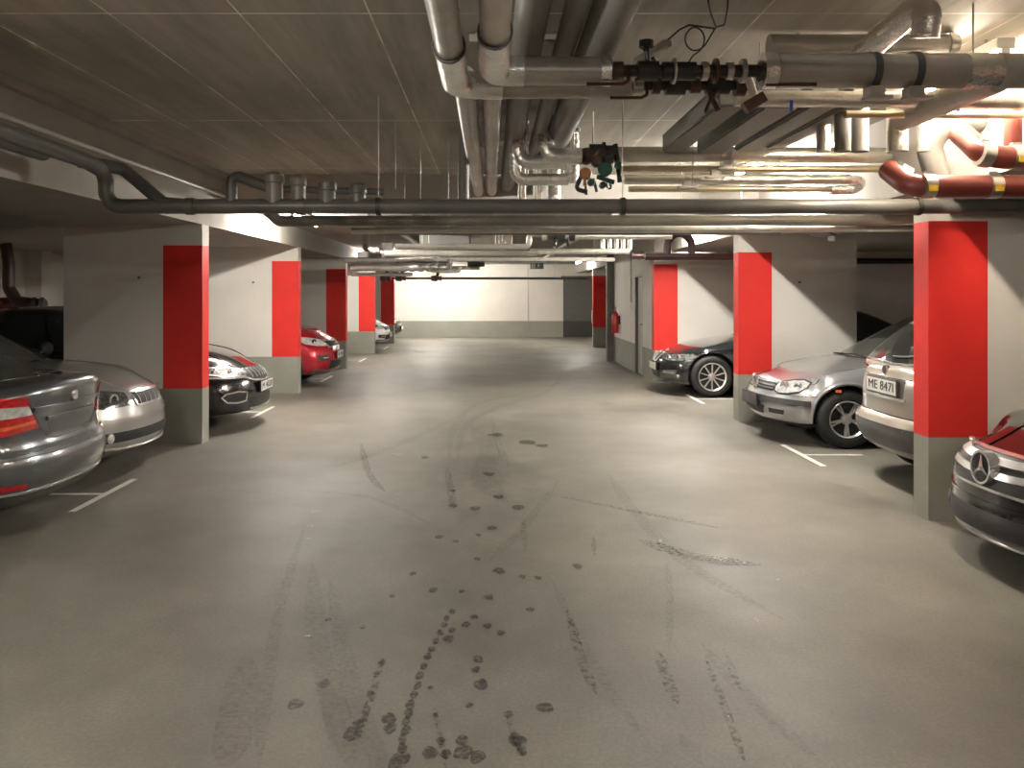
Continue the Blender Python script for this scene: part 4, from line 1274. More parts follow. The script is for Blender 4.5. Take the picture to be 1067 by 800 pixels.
        if side:
            cuts = [.07] + list(pillars) + [.93]
            for a, b_ in zip(cuts, cuts[1:]):
                a2, b2 = a + .012, b_ - .012
                w0, w1 = sd
                s.patch('side_window', glass, [pt(a2, 1, w0), pt(b2, 1, w0), pt(b2 - (.03 if b_ == .93 else 0), 1, w1), pt(a2 + (.03 if a == .07 else 0), 1, w1)], (0, 1, .25), res=.08, mirror=True)

    def mirrors(s, x, z, m=None, y=None):
        y = y or s.hw - .04
        for sy in (1, -1):
            b = bmesh.new()
            bmesh.ops.create_uvsphere(b, u_segments=18, v_segments=12, radius=1)
            for v in b.verts:
                v.co = Vector((v.co.x * .055 - (.02 if v.co.x < 0 else 0) * 0, v.co.y * .11, v.co.z * .075))
                if v.co.x < -.015: v.co.x = -.015
            b.transform(Matrix.Translation((x, sy * (y + .12), z)))
            o = obj('wing_mirror', b, m or s.paint, s.root, 50)
            b = bmesh.new(); add_bar(b, (x, sy * (y - .04), z - .03), (x, sy * (y + .06), z - .02), .04, .03)
            obj('mirror_arm', b, 'black_plastic', o)

    def plate(s, z, front=True, text='', w=.52, h=.115, y=0, frame='black_plastic', off=.012, tilt=0):
        p = s.at(y, z, front)
        sg = 1 if front else -1
        b = bmesh.new(); box(b, -.012, .004, -w / 2 - .012, w / 2 + .012, -h / 2 - .012, h / 2 + .012)
        pa = (p.x + sg * off, y, z)
        fr_ = obj('plate_holder', b, frame, s.root)
        fr_.location = pa; fr_.rotation_euler = (0, 0, 0 if front else PI)
        pl = obj('number_plate', bbox(.003, .007, -w / 2, w / 2, -h / 2, h / 2), 'plate_white', fr_)
        if text:
            mw = Matrix.Translation((.009, 0, 0)) @ Matrix(((0, 0, 1, 0), (1, 0, 0, 0), (0, 1, 0, 0), (0, 0, 0, 1)))
            try: text_obj('plate_text', text, h * .95, 'ink', fr_, mw, width=w * .86)
            except Exception as e: print('text', e)
        return fr_

    def seams(s, hood=None, bumper=None, doors=(), tailz=None):
        pass

    def wiper(s, pts, dirn, off=.02, m='black_plastic', r=.008):
        n, t, u = s.basis(dirn)
        q_ = []
        for p in pts:
            v = Vector(p); q_.append(s.drop(v.dot(t), v.dot(u), n, t, u, off)[0])
        return obj('wiper', tube_bm(q_, r, seg=6, rad=.01, n=1), m, s.root, 50)

# shared outline helpers -------------------------------------------------
def oval(cx, cy_, rx, ry, n=20, x=0, pw=2.0):
    out = []
    for k in range(n):
        a = 2 * PI * k / n
        c, s_ = math.cos(a), math.sin(a)
        out.append((x, cx + rx * math.copysign(abs(c) ** (2 / pw), c), cy_ + ry * math.copysign(abs(s_) ** (2 / pw), s_)))
    return out
def yz(pts, x=0): return [(x, a, b) for a, b in pts]

NOSE = [(0, -.10), (.12, -.02), (.35, 0), (.6, -.02), (.8, -.06), (.92, -.12), (1, -.20)]
TAIL = [(0, .10), (.12, .02), (.4, 0), (.6, .03), (.8, .06), (1, .10)]

# ============ silver hatchback, right, nose out ============
c = Car('silver_hatchback', 'silver hatchback nose out on the right between two red banded walls', 'car', (3.0, 9.55, 0), PI,
        L=4.15, hw=.868, zb=.20, top=[(0, .70), (.12, .715), (.35, .775), (.8, .865), (1.2, .925), (2.0, .95), (3.4, .97), (4.15, .97)],
        nose=[(0, -.16), (.10, -.07), (.28, -.01), (.48, 0), (.62, -.03), (.80, -.07), (1, -.15)], tail=TAIL, bowF=.26, tf=.09,
        paint='paint_golf', R=.312, rim=.20, xf=-.76, xr=-3.27, spokes=5, style='double', arch_lip='paint_golf', gap=.045, dark_below=.27,
        cabin=dict(x0b=-1.12, x0t=-1.98, x1t=-3.30, x1b=-4.02, zlo=.88, zr=1.44))
c.windows(glass='glass_grey', pillars=(.38, .70))
c.mirrors(-1.80, .99, 'grey_plastic')
# grille with slats and badge
gr = c.patch('grille', 'black_plastic', yz([(-.40, .565), (.40, .565), (.43, .60), (.36, .672), (-.36, .672), (-.43, .60)]), (1, 0, 0), off=.002)[0]
for z in (.592, .622, .652):
    c.strip('grille_slat', 'paint_golf', yz([(-.39, z), (0, z), (.39, z)]), .012, (1, 0, 0), off=.010, parent=gr)
p = c.at(0, .625)
b = bmesh.new()
add_lathe(b, [(.047, 0), (.060, 0), (.060, .016), (.047, .016)], seg=28, closed=True)
for (a0, b0) in (((-.035, .038), (-.012, -.044)), ((-.012, -.044), (.0, -.012)), ((.0, -.012), (.012, -.044)), ((.012, -.044), (.035, .038)), ((-.014, .050), (.0, .008)), ((.0, .008), (.014, .050))):
    add_bar(b, (*a0, .008), (*b0, .008), .009, .012, up=(0, 0, 1))
b.transform(Matrix.Translation((p.x + .026, 0, .625)) @ Matrix.Scale(1.35, 4) @ Matrix(((0, 0, 1, 0), (1, 0, 0, 0), (0, 1, 0, 0), (0, 0, 0, 1))))
obj('badge', b, 'chrome', gr, 40)
D = (1, .45, 0)
for o in c.patch('headlight', 'lamp_clear', [(-.13, .43, .575), (-.13, .415, .62), (-.15, .44, .665), (-.2, .55, .692), (-.25, .63, .697), (-.31, .705, .678), (-.33, .725, .63), (-.30, .70, .585), (-.22, .61, .558), (-.15, .49, .552)], D, off=.008, mirror=True): pass
c.strip('lamp_rim', 'black_plastic', [(-.13, .43, .575), (-.13, .415, .62), (-.15, .44, .665), (-.2, .55, .692), (-.25, .63, .697), (-.31, .705, .678), (-.33, .725, .63), (-.30, .70, .585), (-.22, .61, .558), (-.15, .49, .552)], .012, D, off=.010, mirror=True, closed=True)
c.disc('lamp_reflector', 'chrome', .51, .625, .058, (1, .42, 0), depth=.012, mirror=True, off=.006, ring=.045)
c.disc('lamp_reflector', 'chrome', .635, .632, .045, (1, .55, 0), depth=.012, mirror=True, off=.006, ring=.036)
# bumper: black rub strip, dark intake, body seam, lower lip
c.strip('rub_strip', 'black_plastic', [(0, -.34, .475), (0, 0, .475), (0, .34, .475)], .060, (1, 0, 0), off=.016)
c.strip('rub_strip', 'black_plastic', [(-.03, .32, .475), (-.07, .45, .475), (-.15, .60, .475), (-.27, .76, .472), (-.36, .81, .470)], .055, (1, .8, 0), off=.016, mirror=True)
c.patch('lower_grille', 'black_plastic', yz([(-.30, .31), (.30, .31), (.34, .40), (-.34, .40)]), (1, 0, 0), off=.003)
c.patch('bumper_vent', 'black_plastic', [(-.1, .40, .335), (-.1, .40, .385), (-.2, .62, .385), (-.2, .60, .335)], (1, .3, 0), off=.003, mirror=True)
c.plate(.445, True, '', w=.50, h=.11, off=.022).children[0].data.materials[0] = M['grey_plastic']
c.strip('bonnet_seam', 'black_plastic', [(-.2, -.62, .70), (-.06, -.45, .68), (0, 0, .685), (-.06, .45, .68), (-.2, .62, .70)], .006, (1, 0, .7), off=.001)
c.strip('bonnet_seam', 'black_plastic', [(-.22, .64, .72), (-.6, .70, .82), (-1.1, .73, .9)], .006, (0, 0, 1), off=.001, mirror=True)
c.strip('bumper_seam', 'black_plastic', [(-.15, .45, .545), (-.30, .70, .545), (-.46, .84, .545)], .006, (1, .7, 0), off=.001, mirror=True)
c.strip('door_seam', 'black_plastic', [(-1.42, .87, .30), (-1.42, .87, .86)], .006, (0, 1, 0), off=.001, mirror=True)
c.strip('door_seam', 'black_plastic', [(-2.55, .87, .30), (-2.55, .87, .86)], .006, (0, 1, 0), off=.001, mirror=True)
c.strip('cowl', 'black_plastic', [(-1.22, -.60, .93), (-1.12, 0, .94), (-1.22, .60, .93)], .05, (0, 0, 1), off=.003)
c.wiper([(-1.15, .1, .95), (-1.22, .62, .97)], (.3, 0, 1)); c.wiper([(-1.15, -.5, .95), (-1.17, .05, .97)], (.3, 0, 1))
c.patch('indicator', 'lamp_orange', [(-.62, .86, .60), (-.62, .86, .63), (-.68, .86, .63), (-.68, .86, .60)], (0, 1, 0), mirror=True)
c.patch('sill', 'black_plastic', [(-.28, .85, .20), (-.28, .85, .255), (-.47, .87, .255), (-.47, .87, .20)], (0.3, 1, 0), mirror=True)

# ============ dark saloon with kidney grille, right, nose out ============
c = Car('dark_saloon', 'dark blue black saloon nose out on the right beyond the second wall, alloy wheel showing', 'car', (2.72, 13.88, 0), PI,
        L=4.62, hw=.905, zb=.19, top=[(0, .68), (.1, .70), (.35, .765), (.9, .87), (1.4, .94), (2.2, .96), (3.9, 1.0), (4.4, 1.03), (4.62, 1.02)],
        nose=[(0, -.14), (.08, -.05), (.3, 0), (.55, -.01), (.75, -.03), (.9, -.08), (1, -.16)], tail=TAIL, bowF=.30, tf=.10,
        paint='paint_blue_black', R=.325, rim=.225, xf=-.76, xr=-3.57, spokes=10, style='plain', gap=.05,
        cabin=dict(x0b=-1.38, x0t=-2.15, x1t=-3.35, x1b=-4.25, zlo=.90, zr=1.42))
c.windows(pillars=(.36, .66)); c.mirrors(-1.75, 1.03)
for sy in (1, -1):
    k = c.patch('kidney_grille', 'black_plastic', [(0, sy * .03, .53), (0, sy * .04, .655), (0, sy * .10, .67), (0, sy * .20, .655), (0, sy * .21, .60), (0, sy * .16, .53), (0, sy * .10, .515)], (1, 0, 0), off=.006)[0]
    c.strip('grille_rim', 'chrome', [(0, sy * .03, .53), (0, sy * .04, .655), (0, sy * .10, .67), (0, sy * .20, .655), (0, sy * .21, .60), (0, sy * .16, .53), (0, sy * .10, .515)], .016, (1, 0, 0), off=.014, closed=True, parent=k)
p = c.at(0, .70)
c.disc('badge', 'chrome', 0, .695, .036, (1, 0, .5), depth=.006)
c.patch('headlight', 'lamp_smoke', [(-.1, .30, .625), (-.1, .31, .575), (-.2, .45, .56), (-.35, .70, .565), (-.45, .80, .60), (-.5, .84, .645), (-.38, .72, .668), (-.2, .48, .650)], (1, .5, 0), off=.006, mirror=True)
c.disc('lamp_ring', 'chrome', .45, .605, .045, (1, .35, 0), depth=.008, ring=.035, mirror=True)
c.disc('lamp_ring', 'chrome', .62, .610, .045, (1, .5, 0), depth=.008, ring=.035, mirror=True)
c.plate(.44, True, '', off=.02)
c.patch('lower_grille', 'black_plastic', yz([(-.32, .27), (.32, .27), (.36, .37), (-.36, .37)]), (1, 0, 0), off=.003)
c.patch('bumper_vent', 'grey_plastic', [(0, .46, .29), (0, .46, .40), (-.2, .74, .42), (-.2, .70, .29)], (1, .5, 0), off=.003, mirror=True)
c.strip('chrome_blade', 'chrome', [(0, .47, .365), (-.2, .68, .365)], .014, (1, .5, 0), off=.012, mirror=True)
c.disc('fog_lamp', 'chrome', .74, .325, .03, (1, .7, 0), depth=.01, mirror=True)
c.strip('bumper_lip', 'grey_plastic', [(-.3, -.75, .225), (-.05, -.4, .225), (0, 0, .225), (-.05, .4, .225), (-.3, .75, .225)], .03, (1, 0, 0), off=.02)
c.strip('bonnet_seam', 'black_plastic', [(-.28, .60, .70), (-.8, .66, .80), (-1.35, .70, .88)], .006, (0, 0, 1), off=.001, mirror=True)
c.strip('body_crease', 'paint_blue_black', [(-.45, .87, .70), (-.9, .88, .76), (-2.2, .89, .80), (-4.3, .89, .84)], .03, (0, 1, .1), off=.009, mirror=True)
c.strip('door_seam', 'black_plastic', [(-1.55, .9, .28), (-1.5, .9, .86)], .006, (0, 1, 0), off=.001, mirror=True)
c.strip('cowl', 'black_plastic', [(-1.50, -.62, .93), (-1.38, 0, .94), (-1.50, .62, .93)], .05, (0, 0, 1), off=.003)

# ============ champagne estate, right, tail out ============
c = Car('champagne_estate', 'champagne estate car, tail out, between the nearest right wall and the silver hatchback', 'car', (3.31 + 4.25, 7.12, 0), 0,
        L=4.25, hw=.86, zb=.27, top=[(0, .75), (.3, .85), (.9, .95), (1.3, 1.0), (2.2, 1.02), (3.6, 1.045), (4.25, 1.05)],
        nose=NOSE, tail=[(0, .14), (.10, .05), (.20, .0), (.34, -.01), (.40, .01), (.45, .05), (.75, .055), (.92, .08), (1, .12)], bowR=.28, bowRp=3.2, tr=.05, r=.06,
        paint='paint_champagne', R=.315, rim=.20, xf=-.85, xr=-3.45, spokes=5, style='wide', arch_lip='black_plastic',
        cabin=dict(x0b=-1.15, x0t=-1.95, x1t=-3.72, x1b=-4.15, zlo=.98, zr=1.50, hr=.60, hb=.80, bowR=.10))
c.windows(glass='glass_dark', pillars=(.34, .66), rr=(.17, .84)); c.mirrors(-1.55, 1.10)
# roof rails
for sy in (1, -1):
    b = bmesh.new(); add_tube(b, [(-2.0, sy * .55, 1.45), (-2.15, sy * .56, 1.52), (-3.45, sy * .55, 1.525), (-3.62, sy * .53, 1.46)], .014, seg=8, rad=.05)
    obj('roof_rail', b, 'zinc', c.root, 50)
B = (-1, 0, 0)
tg = c.strip('tailgate_seam', 'black_plastic', yz([(-.60, 1.04), (-.61, .96), (-.60, .67), (-.54, .62), (.54, .62), (.60, .67), (.61, .96), (.60, 1.04)]), .009, B, off=.001)
for sy in (1, -1):
    l = c.patch('tail_light', 'lamp_red', [(-4, sy * .63, .74), (-4, sy * .64, 1.02), (-4, sy * .70, 1.03), (-4, sy * .78, 1.02), (-3.98, sy * .79, .90), (-3.98, sy * .78, .76), (-4, sy * .72, .73)], (-1, sy * .45, 0), off=.008)[0]
    c.patch('reversing_lamp', 'lamp_clear', [(-4, sy * .67, .83), (-4, sy * .67, .89), (-4, sy * .76, .89), (-4, sy * .76, .83)], (-1, sy * .45, 0), off=.014, parent=l)
c.patch('bumper_cover', 'grey_plastic', yz([(-.82, .38), (-.60, .35), (.60, .35), (.82, .38), (.84, .52), (.70, .54), (-.70, .54), (-.84, .52)]), B, off=.005, res=.05)
for sy in (1, -1):
    c.patch('bumper_cover', 'grey_plastic', [(-4.1, sy * .74, .37), (-4.1, sy * .74, .53), (-3.95, sy * .86, .53), (-3.82, sy * .86, .53), (-3.82, sy * .86, .38)], (-.6, sy, 0), off=.006)
    c.patch('bumper_reflector', 'lamp_red', yz([(sy * .52, .455), (sy * .52, .48), (sy * .76, .485), (sy * .76, .46)]), B, off=.011)
c.strip('bumper_ledge', 'paint_champagne', yz([(-.80, .565), (-.5, .56), (.5, .56), (.80, .565)]), .03, B, off=.014)
c.strip('skid_plate', 'zinc', yz([(-.78, .335), (-.55, .315), (.55, .315), (.78, .335)]), .055, B, off=.010)
# recess, plate, chrome strip, emblem, script
c.patch('plate_recess', 'grey_plastic', yz([(-.33, .775), (.33, .775), (.345, .925), (-.345, .925)]), B, off=.002)
c.strip('tailgate_handle', 'chrome', yz([(-.36, .762), (.36, .762)]), .022, B, off=.016)
c.strip('tailgate_crease', 'black_plastic', yz([(-.60, .935), (-.345, .935), (-.34, .93), (.34, .93), (.345, .935), (.60, .935)]), .007, B, off=.001)
pl = c.plate(.852, False, 'ME 847I', off=.008, frame='grey_plastic')
c.disc('badge', 'black_iron', 0, .985, .042, (-1, 0, .1), depth=.004, off=.003)
c.disc('badge_ring', 'chrome', 0, .985, .046, (-1, 0, .1), depth=.007, off=.003, ring=.040)
p = c.at(-.47, .965, False)
mw = Matrix.Translation((p.x - .006, -.47, .965)) @ Matrix(((0, 0, -1, 0), (-1, 0, 0, 0), (0, 1, 0, 0), (0, 0, 0, 1)))
text_obj('badge_script', 'TDI', .085, 'chrome', c.root, mw, extrude=.004)
p = c.at(.47, .965, False)
rw = c.wiper([(-4.15, .02, 1.13), (-4.13, -.12, 1.13), (-4.05, -.52, 1.16)], (-1, 0, .5), m='grey_plastic', off=.018, r=.007)
c.strip('tailgate_glass_edge', 'black_plastic', [c.g(1, -.88, .14), c.g(1, 0, .12), c.g(1, .88, .14)], .02, (-1, 0, .4), off=.004)

# ============ black saloon with large star grille, right edge ============
c = Car('black_saloon', 'black saloon cut by the right edge, chrome three pointed star on its grille', 'car', (2.90, 4.90, 0), PI,
        L=4.6, hw=.90, zb=.18, top=[(0, .72), (.08, .745), (.3, .82), (.8, .915), (1.3, .98), (2.2, 1.0), (3.8, 1.03), (4.6, 1.02)],
        nose=[(0, -.10), (.06, .0), (.2, .02), (.4, .0), (.6, -.01), (.8, -.045), (.92, -.09), (1, -.16)], tail=TAIL, bowF=.34, tf=.10,
        paint='paint_black', R=.325, rim=.225, xf=-.86, xr=-3.6, spokes=5, style='double',
        cabin=dict(x0b=-1.30, x0t=-2.1, x1t=-3.3, x1b=-4.2, zlo=.93, zr=1.45))
c.windows(pillars=(.36, .66)); c.mirrors(-1.7, 1.06)
g_ = c.patch('grille', 'black_plastic', yz([(-.40, .50), (.40, .50), (.47, .60), (.50, .70), (.30, .715), (-.30, .715), (-.50, .70), (-.47, .60)]), (1, 0, .1), off=.003)[0]
c.strip('grille_rim', 'chrome', yz([(-.40, .50), (.40, .50), (.47, .60), (.50, .70), (.30, .715), (-.30, .715), (-.50, .70), (-.47, .60)]), .016, (1, 0, .1), off=.010, closed=True, parent=g_)
for z, w in ((.655, .47), (.585, .45)):
    c.strip('grille_louvre', 'alloy', yz([(-w, z + .01), (-.2, z), (0, z), (.2, z), (w, z + .01)]), .036, (1, 0, 0), off=.022, parent=g_)
st = c.disc('badge', 'black_plastic', 0, .615, .088, (1, 0, .05), depth=.030, off=.010, parent=g_)[0]
c.disc('badge_ring', 'chrome', 0, .615, .100, (1, 0, .05), depth=.044, off=.010, ring=.086, parent=g_)
p = c.at(0, .615)
b = bmesh.new()
for k in range(3):
    a = PI / 2 + k * 2 * PI / 3
    tip = b.verts.new((.088 * math.cos(a), .088 * math.sin(a), .0))
    mid = b.verts.new((0, 0, .016)); back = b.verts.new((0, 0, -.006))
    l = b.verts.new((.018 * math.cos(a - PI / 3), .018 * math.sin(a - PI / 3), 0)); r_ = b.verts.new((.018 * math.cos(a + PI / 3), .018 * math.sin(a + PI / 3), 0))
    b.faces.new((tip, mid, l)); b.faces.new((tip, r_, mid)); b.faces.new((tip, l, back)); b.faces.new((tip, back, r_))
b.transform(Matrix.Translation((p.x + .048, 0, .617)) @ Matrix(((0, 0, 1, 0), (1, 0, 0, 0), (0, 1, 0, 0), (0, 0, 0, 1))))
obj('star', b, 'chrome', g_)
c.patch('headlight', 'lamp_smoke', [(-.1, .52, .58), (-.1, .53, .69), (-.2, .62, .725), (-.45, .82, .745), (-.55, .86, .70), (-.45, .83, .62), (-.25, .68, .575)], (1, .6, 0), off=.006, mirror=True)
c.disc('lamp_reflector', 'chrome', .62, .65, .045, (1, .5, 0), depth=.008, ring=.034, mirror=True)
c.strip('chrome_blade', 'chrome', [(-.3, -.76, .225), (-.05, -.45, .205), (0, 0, .20), (-.05, .45, .205), (-.3, .76, .225)], .016, (1, 0, 0), off=.014)
c.patch('lower_grille', 'black_plastic', yz([(-.42, .25), (.42, .25), (.46, .37), (-.46, .37)]), (1, 0, 0), off=.003)
c.patch('bumper_vent', 'black_plastic', [(0, .52, .26), (0, .54, .38), (-.2, .78, .40), (-.2, .74, .26)], (1, .5, 0), off=.003, mirror=True)
c.strip('day_lamp', 'chrome', [(0, .56, .33), (-.2, .74, .345)], .016, (1, .5, 0), off=.010, mirror=True)
c.strip('bumper_crease', 'paint_black', [(-.25, -.7, .44), (0, -.3, .42), (0, 0, .415), (0, .3, .42), (-.25, .7, .44)], .02, (1, 0, 0), off=.008)
c.strip('bonnet_seam', 'black_plastic', [(-.18, -.60, .735), (-.06, -.4, .725), (-.03, 0, .722), (-.06, .4, .725), (-.18, .60, .735)], .006, (1, 0, .7), off=.001)
c.strip('bonnet_crease', 'paint_black', [(-.15, .22, .78), (-.7, .36, .9), (-1.2, .45, .96)], .03, (0, 0, 1), off=.007, mirror=True)

# ============ graphite liftback, left edge, tail out ============
c = Car('graphite_liftback', 'dark grey liftback at the left edge, tail out, red and clear tail light', 'car', (-2.95 - 4.7, 5.92, 0), PI,
        L=4.7, hw=.905, zb=.22, top=[(0, .72), (.3, .82), (.9, .92), (1.4, .98), (2.2, 1.0), (3.6, 1.04), (4.2, 1.065), (4.7, 1.055)],
        nose=NOSE, tail=[(0, .16), (.08, .08), (.20, .01), (.34, -.015), (.42, .0), (.47, .03), (.60, .055), (.80, .045), (.92, .02), (1, .03)], bowR=.30, bowRp=3.2, tr=.07, r=.06,
        paint='paint_graphite', R=.33, rim=.23, xf=-.9, xr=-3.75, spokes=5, style='double',
        cabin=dict(x0b=-1.3, x0t=-2.1, x1t=-3.25, x1b=-4.40, zlo=.98, zr=1.455, hb=.82, bowR=.16))
c.windows(glass='glass_grey', pillars=(.34, .62), rr=(.10, .93)); c.mirrors(-1.75, 1.08)
for sy in (1, -1):
    D = (-1, sy * .35, 0)
    l = c.patch('tail_light', 'lamp_red', [(-4.6, sy * .50, .965), (-4.6, sy * .455, .865), (-4.6, sy * .375, .755), (-4.55, sy * .60, .725), (-4.4, sy * .84, .745), (-4.2, sy * .90, .80), (-4.2, sy * .90, .955), (-4.45, sy * .80, .975)], D, off=.008)[0]
    c.patch('reversing_lamp', 'lamp_clear', [(-4.6, sy * .485, .905), (-4.6, sy * .445, .845), (-4.5, sy * .72, .835), (-4.4, sy * .80, .865), (-4.4, sy * .80, .90), (-4.5, sy * .70, .915)], D, off=.013, parent=l)
    c.strip('lamp_strip', 'lamp_orange', [(-4.6, sy * .42, .795), (-4.5, sy * .62, .775), (-4.4, sy * .78, .79)], .022, D, off=.014, parent=l)
    c.patch('bumper_reflector', 'lamp_red', [(-4.6, sy * .52, .375), (-4.6, sy * .52, .405), (-4.5, sy * .80, .42), (-4.5, sy * .80, .385)], D, off=.008)
c.strip('tailgate_seam', 'black_plastic', yz([(-.52, 1.0), (-.49, .93), (-.36, .74), (-.30, .675), (-.22, .66), (.22, .66), (.30, .675), (.36, .74), (.49, .93), (.52, 1.0)]), .009, B, off=.001)
c.patch('plate_recess', 'grey_plastic', yz([(-.27, .695), (.27, .695), (.30, .79), (-.30, .79)]), B, off=.002)
c.strip('tailgate_handle', 'paint_graphite', yz([(-.32, .80), (.32, .80)]), .03, B, off=.02)
c.strip('tailgate_crease', 'paint_graphite', yz([(-.44, .875), (-.2, .872), (.2, .872), (.44, .875)]), .028, B, off=.016)
c.disc('badge', 'chrome', 0, .93, .042, (-1, 0, .1), depth=.006, off=.003)
c.strip('spoiler_edge', 'paint_graphite', yz([(-.62, 1.005), (-.3, 1.025), (0, 1.03), (.3, 1.025), (.62, 1.005)]), .028, (-1, 0, .5), off=.020)
c.strip('bumper_seam', 'black_plastic', yz([(-.86, .56), (-.5, .575), (.5, .575), (.86, .56)]), .008, B, off=.001)
c.strip('bumper_ledge', 'paint_graphite', yz([(-.82, .60), (-.5, .612), (.5, .612), (.82, .60)]), .030, B, off=.012)
c.patch('bumper_diffuser', 'grey_plastic', yz([(-.70, .245), (.70, .245), (.64, .33), (-.64, .33)]), B, off=.004)
c.strip('chrome_blade', 'alloy', yz([(-.80, .36), (-.5, .345), (.5, .345), (.80, .36)]), .012, B, off=.008)

# ============ silver saloon, left, nose out, behind the graphite car ============
c = Car('silver_saloon', 'silver saloon nose out on the left, between the dark grey liftback and first pillar', 'car', (-3.23, 7.93, 0), 0,
        L=4.5, hw=.875, zb=.19, top=[(0, .77), (.08, .80), (.25, .875), (.7, .945), (1.15, .985), (2.0, 1.0), (3.8, 1.02), (4.5, 1.0)],
        nose=[(0, -.10), (.10, -.03), (.3, 0), (.5, -.005), (.7, -.03), (.85, -.05), (1, -.11)], tail=TAIL, bowF=.28, tf=.10,
        paint='paint_silver', R=.32, rim=.21, xf=-.86, xr=-3.5, spokes=5,
        cabin=dict(x0b=-1.15, x0t=-1.95, x1t=-3.2, x1b=-4.1, zlo=.92, zr=1.43))
c.windows(glass='glass_grey', pillars=(.36, .66)); c.mirrors(-1.55, 1.05, 'black_plastic')
g_ = c.patch('grille', 'black_plastic', yz([(-.26, .61), (.26, .61), (.30, .73), (-.30, .73)]), (1, 0, 0), off=.003)[0]
for y in (-.2, -.1, 0, .1, .2): c.strip('grille_slat', 'chrome', yz([(y, .615), (y * 1.1, .725)]), .012, (1, 0, 0), off=.010, parent=g_)
c.strip('grille_rim', 'chrome', yz([(-.26, .61), (.26, .61), (.30, .73), (-.30, .73)]), .02, (1, 0, 0), off=.012, closed=True, parent=g_)
c.patch('headlight', 'lamp_smoke', [(-.1, .35, .62), (-.1, .36, .735), (-.25, .58, .775), (-.45, .78, .79), (-.5, .82, .73), (-.4, .76, .66), (-.22, .60, .61)], (1, .5, 0), off=.006, mirror=True)
c.disc('lamp_reflector', 'chrome', .50, .69, .05, (1, .4, 0), depth=.010, ring=.036, mirror=True)
c.patch('lower_grille', 'black_plastic', yz([(-.62, .31), (.62, .31), (.66, .40), (-.66, .40)]), (1, 0, 0), off=.003)
c.disc('fog_lamp', 'lamp_clear', .60, .355, .045, (1, .3, 0), depth=.014, mirror=True)
c.strip('bumper_lip', 'paint_silver', [(-.3, -.76, .235), (-.05, -.4, .22), (0, 0, .22), (-.05, .4, .22), (-.3, .76, .235)], .06, (1, 0, 0), off=.022)
c.strip('bumper_crease', 'paint_silver', [(-.25, -.7, .54), (0, -.3, .53), (0, 0, .53), (0, .3, .53), (-.25, .7, .54)], .03, (1, 0, 0), off=.012)
c.strip('bonnet_crease', 'paint_silver', [(-.12, .28, .80), (-.6, .42, .92), (-1.1, .5, .96)], .03, (0, 0, 1), off=.006, mirror=True)
c.strip('bonnet_seam', 'black_plastic', [(-.22, .60, .80), (-.7, .68, .90), (-1.1, .70, .93)], .006, (0, 0, 1), off=.001, mirror=True)
c.strip('cowl', 'black_plastic', [(-1.24, -.62, .97), (-1.13, 0, .985), (-1.24, .62, .97)], .06, (0, 0, 1), off=.004)
c.wiper([(-1.15, -.1, .99), (-1.22, -.62, 1.0)], (.3, 0, 1))

# ============ black hatchback with chrome fog lamp frame, left ============
c = Car('black_hatchback', 'black car nose out between the first and second left walls, white number plate', 'car', (-2.84, 10.42, 0), 0,
        L=4.5, hw=.89, zb=.20, top=[(0, .74), (.08, .765), (.3, .86), (.7, .955), (1.15, 1.02), (2.0, 1.04), (3.8, 1.06), (4.5, 1.04)],
        nose=[(0, -.08), (.08, -.02), (.25, 0), (.45, 0), (.65, -.02), (.85, -.06), (1, -.14)], tail=TAIL, bowF=.34, tf=.09,
        paint='paint_black', R=.32, rim=.21, xf=-.90, xr=-3.5, spokes=5,
        cabin=dict(x0b=-1.15, x0t=-1.95, x1t=-3.3, x1b=-4.2, zlo=.95, zr=1.49))
c.windows(pillars=(.36, .66)); c.mirrors(-1.55, 1.10)
g_ = c.patch('grille', 'black_plastic', yz([(-.36, .60), (0, .575), (.36, .60), (.42, .68), (.38, .735), (-.38, .735), (-.42, .68)]), (1, 0, 0), off=.003)[0]
for y in (-.3, -.2, -.1, 0, .1, .2, .3): c.strip('grille_slat', 'alloy', yz([(y, .62), (y, .72)]), .008, (1, 0, 0), off=.009, parent=g_)
c.strip('chrome_moulding', 'chrome', [(-.5, -.84, .65), (-.3, -.68, .635), (-.12, -.45, .63), (-.05, -.3, .585), (0, 0, .565), (-.05, .3, .585), (-.12, .45, .63), (-.3, .68, .635), (-.5, .84, .65)], .020, (1, 0, 0), off=.014)
for sy in (1, -1):
    l = c.patch('headlight', 'lamp_smoke', [(-.1, sy * .43, .64), (-.1, sy * .45, .72), (-.28, sy * .64, .75), (-.5, sy * .82, .775), (-.58, sy * .87, .74), (-.45, sy * .80, .69), (-.28, sy * .66, .65)], (1, sy * .55, 0), off=.006)[0]
    c.strip('lamp_rim', 'chrome', [(-.1, sy * .43, .64), (-.1, sy * .45, .72), (-.28, sy * .64, .75), (-.5, sy * .82, .775), (-.58, sy * .87, .74), (-.45, sy * .80, .69), (-.28, sy * .66, .65)], .014, (1, sy * .55, 0), off=.011, closed=True, parent=l)
    f_ = c.patch('fog_lamp_recess', 'black_plastic', [(-.1, sy * .50, .36), (-.1, sy * .48, .46), (-.2, sy * .58, .475), (-.3, sy * .72, .46), (-.33, sy * .76, .42), (-.3, sy * .70, .36), (-.2, sy * .60, .345)], (1, sy * .5, 0), off=.004)[0]
    c.strip('fog_lamp_rim', 'chrome', [(-.1, sy * .50, .36), (-.1, sy * .48, .46), (-.2, sy * .58, .475), (-.3, sy * .72, .46), (-.33, sy * .76, .42), (-.3, sy * .70, .36), (-.2, sy * .60, .345)], .016, (1, sy * .5, 0), off=.012, closed=True, parent=f_)
c.disc('lamp_ring', 'chrome', .55, .69, .036, (1, .45, 0), depth=.008, ring=.026, mirror=True)
